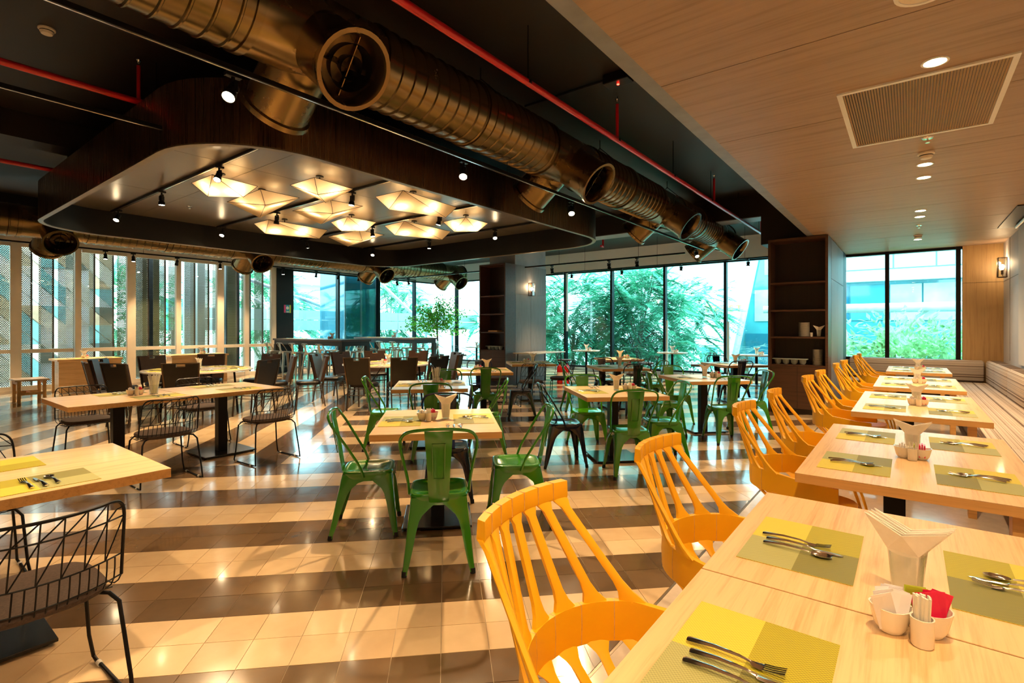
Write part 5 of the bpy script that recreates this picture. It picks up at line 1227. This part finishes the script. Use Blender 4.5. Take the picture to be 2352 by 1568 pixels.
# glass building with a leaning edge
GY = 27.0
t = empty('glass_building', (4, GY, -4.5), 0, 'turquoise glass building with a leaning corner behind the bookcase', 'building')
def gb(nm, mt, x0, x1, y0, y1, z0, z1, par=None):
    bm = B(); bx(bm, x0 - 4, x1 - 4, y0, y1, z0 + 4.5, z1 + 4.5); return mk(nm, bm, mt, par or t)
bm = B(); rs = [ring(bm, [(x0 - 4, 0, z + 4.5), (10, 0, z + 4.5), (10, 5, z + 4.5), (x0 - 4, 5, z + 4.5)]) for x0, z in ((-7.72, -4.5), (-5.05, 9.0))]; skin_rings(bm, rs); mk('glass_wall', bm, 'teal_glass', t)
bm = B(); tube(bm, [(-11.72, -.15, -.0), (-9.05, -.15, 13.5)], .16, 8); mk('leaning_post', bm, 'truss_paint', t, True)
r = random.Random(5)
for zi, z in enumerate((-2.4, -.3, 1.8, 4.0, 6.2)):
    x = -7.72 + .198 * (z + 6.0) + .25
    while x < 13:
        wd = r.choice((1.1, 1.4, 1.8)); f = gb('window', r.choice(('curtain_pane', 'teal_glass', 'curtain_pane', 'blue_glass')), x, x + wd - .06, -.06, -.02, z, z + 1.5); x += wd
for z in (-.75, 3.45, 5.6): gb('floor_band', 'ext_white' if z > 3 else 'ext_pale', -2.6 if z > 3 else -6.4, 13, -.5 if z > 3 else -.12, 0, z, z + .45)
# canopy with tree-like struts in front of it
t = empty('steel_canopy', (2, 21, -4.5), 0, 'white tubular steel canopy outside the alcove window', 'canopy')
bm = B(); bx(bm, -6, 9, -1.5, 3, 6.55, 6.65); mk('roof_sheet', bm, 'ext_pale', t)
bm = B(); tube(bm, [(-6, -1.5, 6.6), (9, -1.5, 6.6)], .13, 10); mk('edge_tube', bm, 'truss_paint', t, True)
for x in (-3.6, 1.6, 6):
    bm = B(); tube(bm, [(x + .3, -.8, 0), (x + .1, -.8, 4.9)], .18, 10); mk('column', bm, 'truss_paint', t, True)
    for dx, dz in ((-2.0, 1.6), (-.25, 1.65), (2.2, 1.65), (-2.4, .5 - .9), (2.4, -.2)):
        bm = B(); tube(bm, [(x + .1, -.8, 4.9 if dz > 1 else 4.0), (x + dx, -1.2, 4.9 + dz)], .10, 8); mk('strut', bm, 'truss_paint', t, True)
# parapet, struts and glass shaft on the left
t = empty('parapet', (-20.4, 14, -4.5), 0, 'grey-green panelled parapet outside the left windows', 'parapet')
y = 7.0
while y < 22:
    for z0, z1 in ((5.88, 6.30), (6.32, 6.72)):
        bm = B(); bx(bm, -.06, .06, y - 14, y + 1.98 - 14, z0, z1); mk('panel', bm, 'grey_panel', t)
    bm = B(); bx(bm, -.16, -.08, y - 14, y - 13.9, 0, 6.7); mk('post', bm, 'column_grey', t); y += 2
bm = B(); tube(bm, [(-20.36, 8.8, 3.6), (-20.36, 14.5, 1.9)], .07, 10); tag(mk('steel_strut', bm, 'beam_grey', None, True), 'dark diagonal steel strut outside the left window', 'strut')
bm = B(); tube(bm, [(-20.38, 9.0, 3.0), (-20.38, 11.5, 1.8)], .06, 10); tag(mk('steel_strut', bm, 'truss_paint', None, True), 'pale diagonal steel strut under the dark one', 'strut')
bm = B(); tube(bm, [(-20.38, 15.6, 3.9), (-20.38, 18.4, 1.9)], .08, 10); tag(mk('steel_strut', bm, 'truss_paint', None, True), 'pale diagonal steel strut near the indoor tree', 'strut')
t = empty('glass_shaft', (-17.6, 12.2, -4.5), 0, 'blue glass lift shaft standing outside the bar windows', 'shaft')
bm = B(); bx(bm, -.8, .8, -.75, .75, 0, 8.2); mk('core', bm, 'blue_glass', t)
for y in (-.72, .0, .72):
    bm = B(); bx(bm, .8, .84, y - .03, y + .03, 0, 8.2); mk('frame_bar', bm, 'beam_grey', t)
# pavilion roof behind the parapet
t = empty('pale_building', (-44, 24, -4.5), 0, 'pale low building far behind the parapet', 'building')
bm = B(); bx(bm, -4, 4, -14, 14, 0, 9.5); mk('wall', bm, 'ext_white', t); bm = B(); bx(bm, -4.3, 5.5, -14.5, 14.5, 9.5, 10.0); mk('roof', bm, 'ext_pale', t)
for k in range(6):
    bm = B(); bx(bm, 4.0, 4.06, -11 + k * 4, -9 + k * 4, 5.8, 8.0); mk('window', bm, 'teal_glass', t)
# faceted mural and dark piers behind the perforated screen
t = empty('faceted_mural', (-19.6, 3.4, 0), 0, 'mural of white, teal and tan triangles behind the perforated screen', 'mural'); r = random.Random(8)
bm = B(); bx(bm, -.10, -.02, -3.4, 1.7, -.2, 3.9); mk('board', bm, 'ext_white', t)
plain('tri_cream', (.85, .80, .68), .6); plain('tri_teal', (.22, .55, .58), .5); plain('tri_tan', (.55, .42, .28), .6); plain('tri_dark', (.12, .16, .15), .6)
for i in range(9):
    for j in range(7):
        y, z = -3.3 + i * .55, -.1 + j * .55
        for tri in (((y, z), (y + .53, z), (y, z + .53)), ((y + .55, z + .02), (y + .55, z + .55), (y + .02, z + .55))):
            if r.random() < .2: continue
            bm = B(); rs = [ring(bm, [(x, *p) for p in tri]) for x in (-.02, .02 + r.random() * .04)]; skin_rings(bm, rs); mk('facet', bm, r.choice(('tri_cream', 'tri_cream', 'tri_cream', 'ext_white', 'tri_teal', 'tri_teal', 'tri_tan', 'tri_dark')), t)
for n_, y in enumerate((5.7, 7.0, 8.1)):
    bm = B(); bx(bm, -18.9, -18.3, y - .22, y + .22, -4.5, 4.2); tag(mk('outer_pier', bm, 'black_metal' if n_ != 1 else 'grey_panel', None), ('black pier behind the screen next to the mural', 'grey pier behind the screen', 'black pier behind the screen next to the bar')[n_], 'pier')
bm = B(); bx(bm, -19.6, -16.75, .4, 8.9, -.30, -.02); tag(mk('walkway_slab', bm, 'column_grey', None), 'grey walkway slab behind the perforated screen', 'slab')
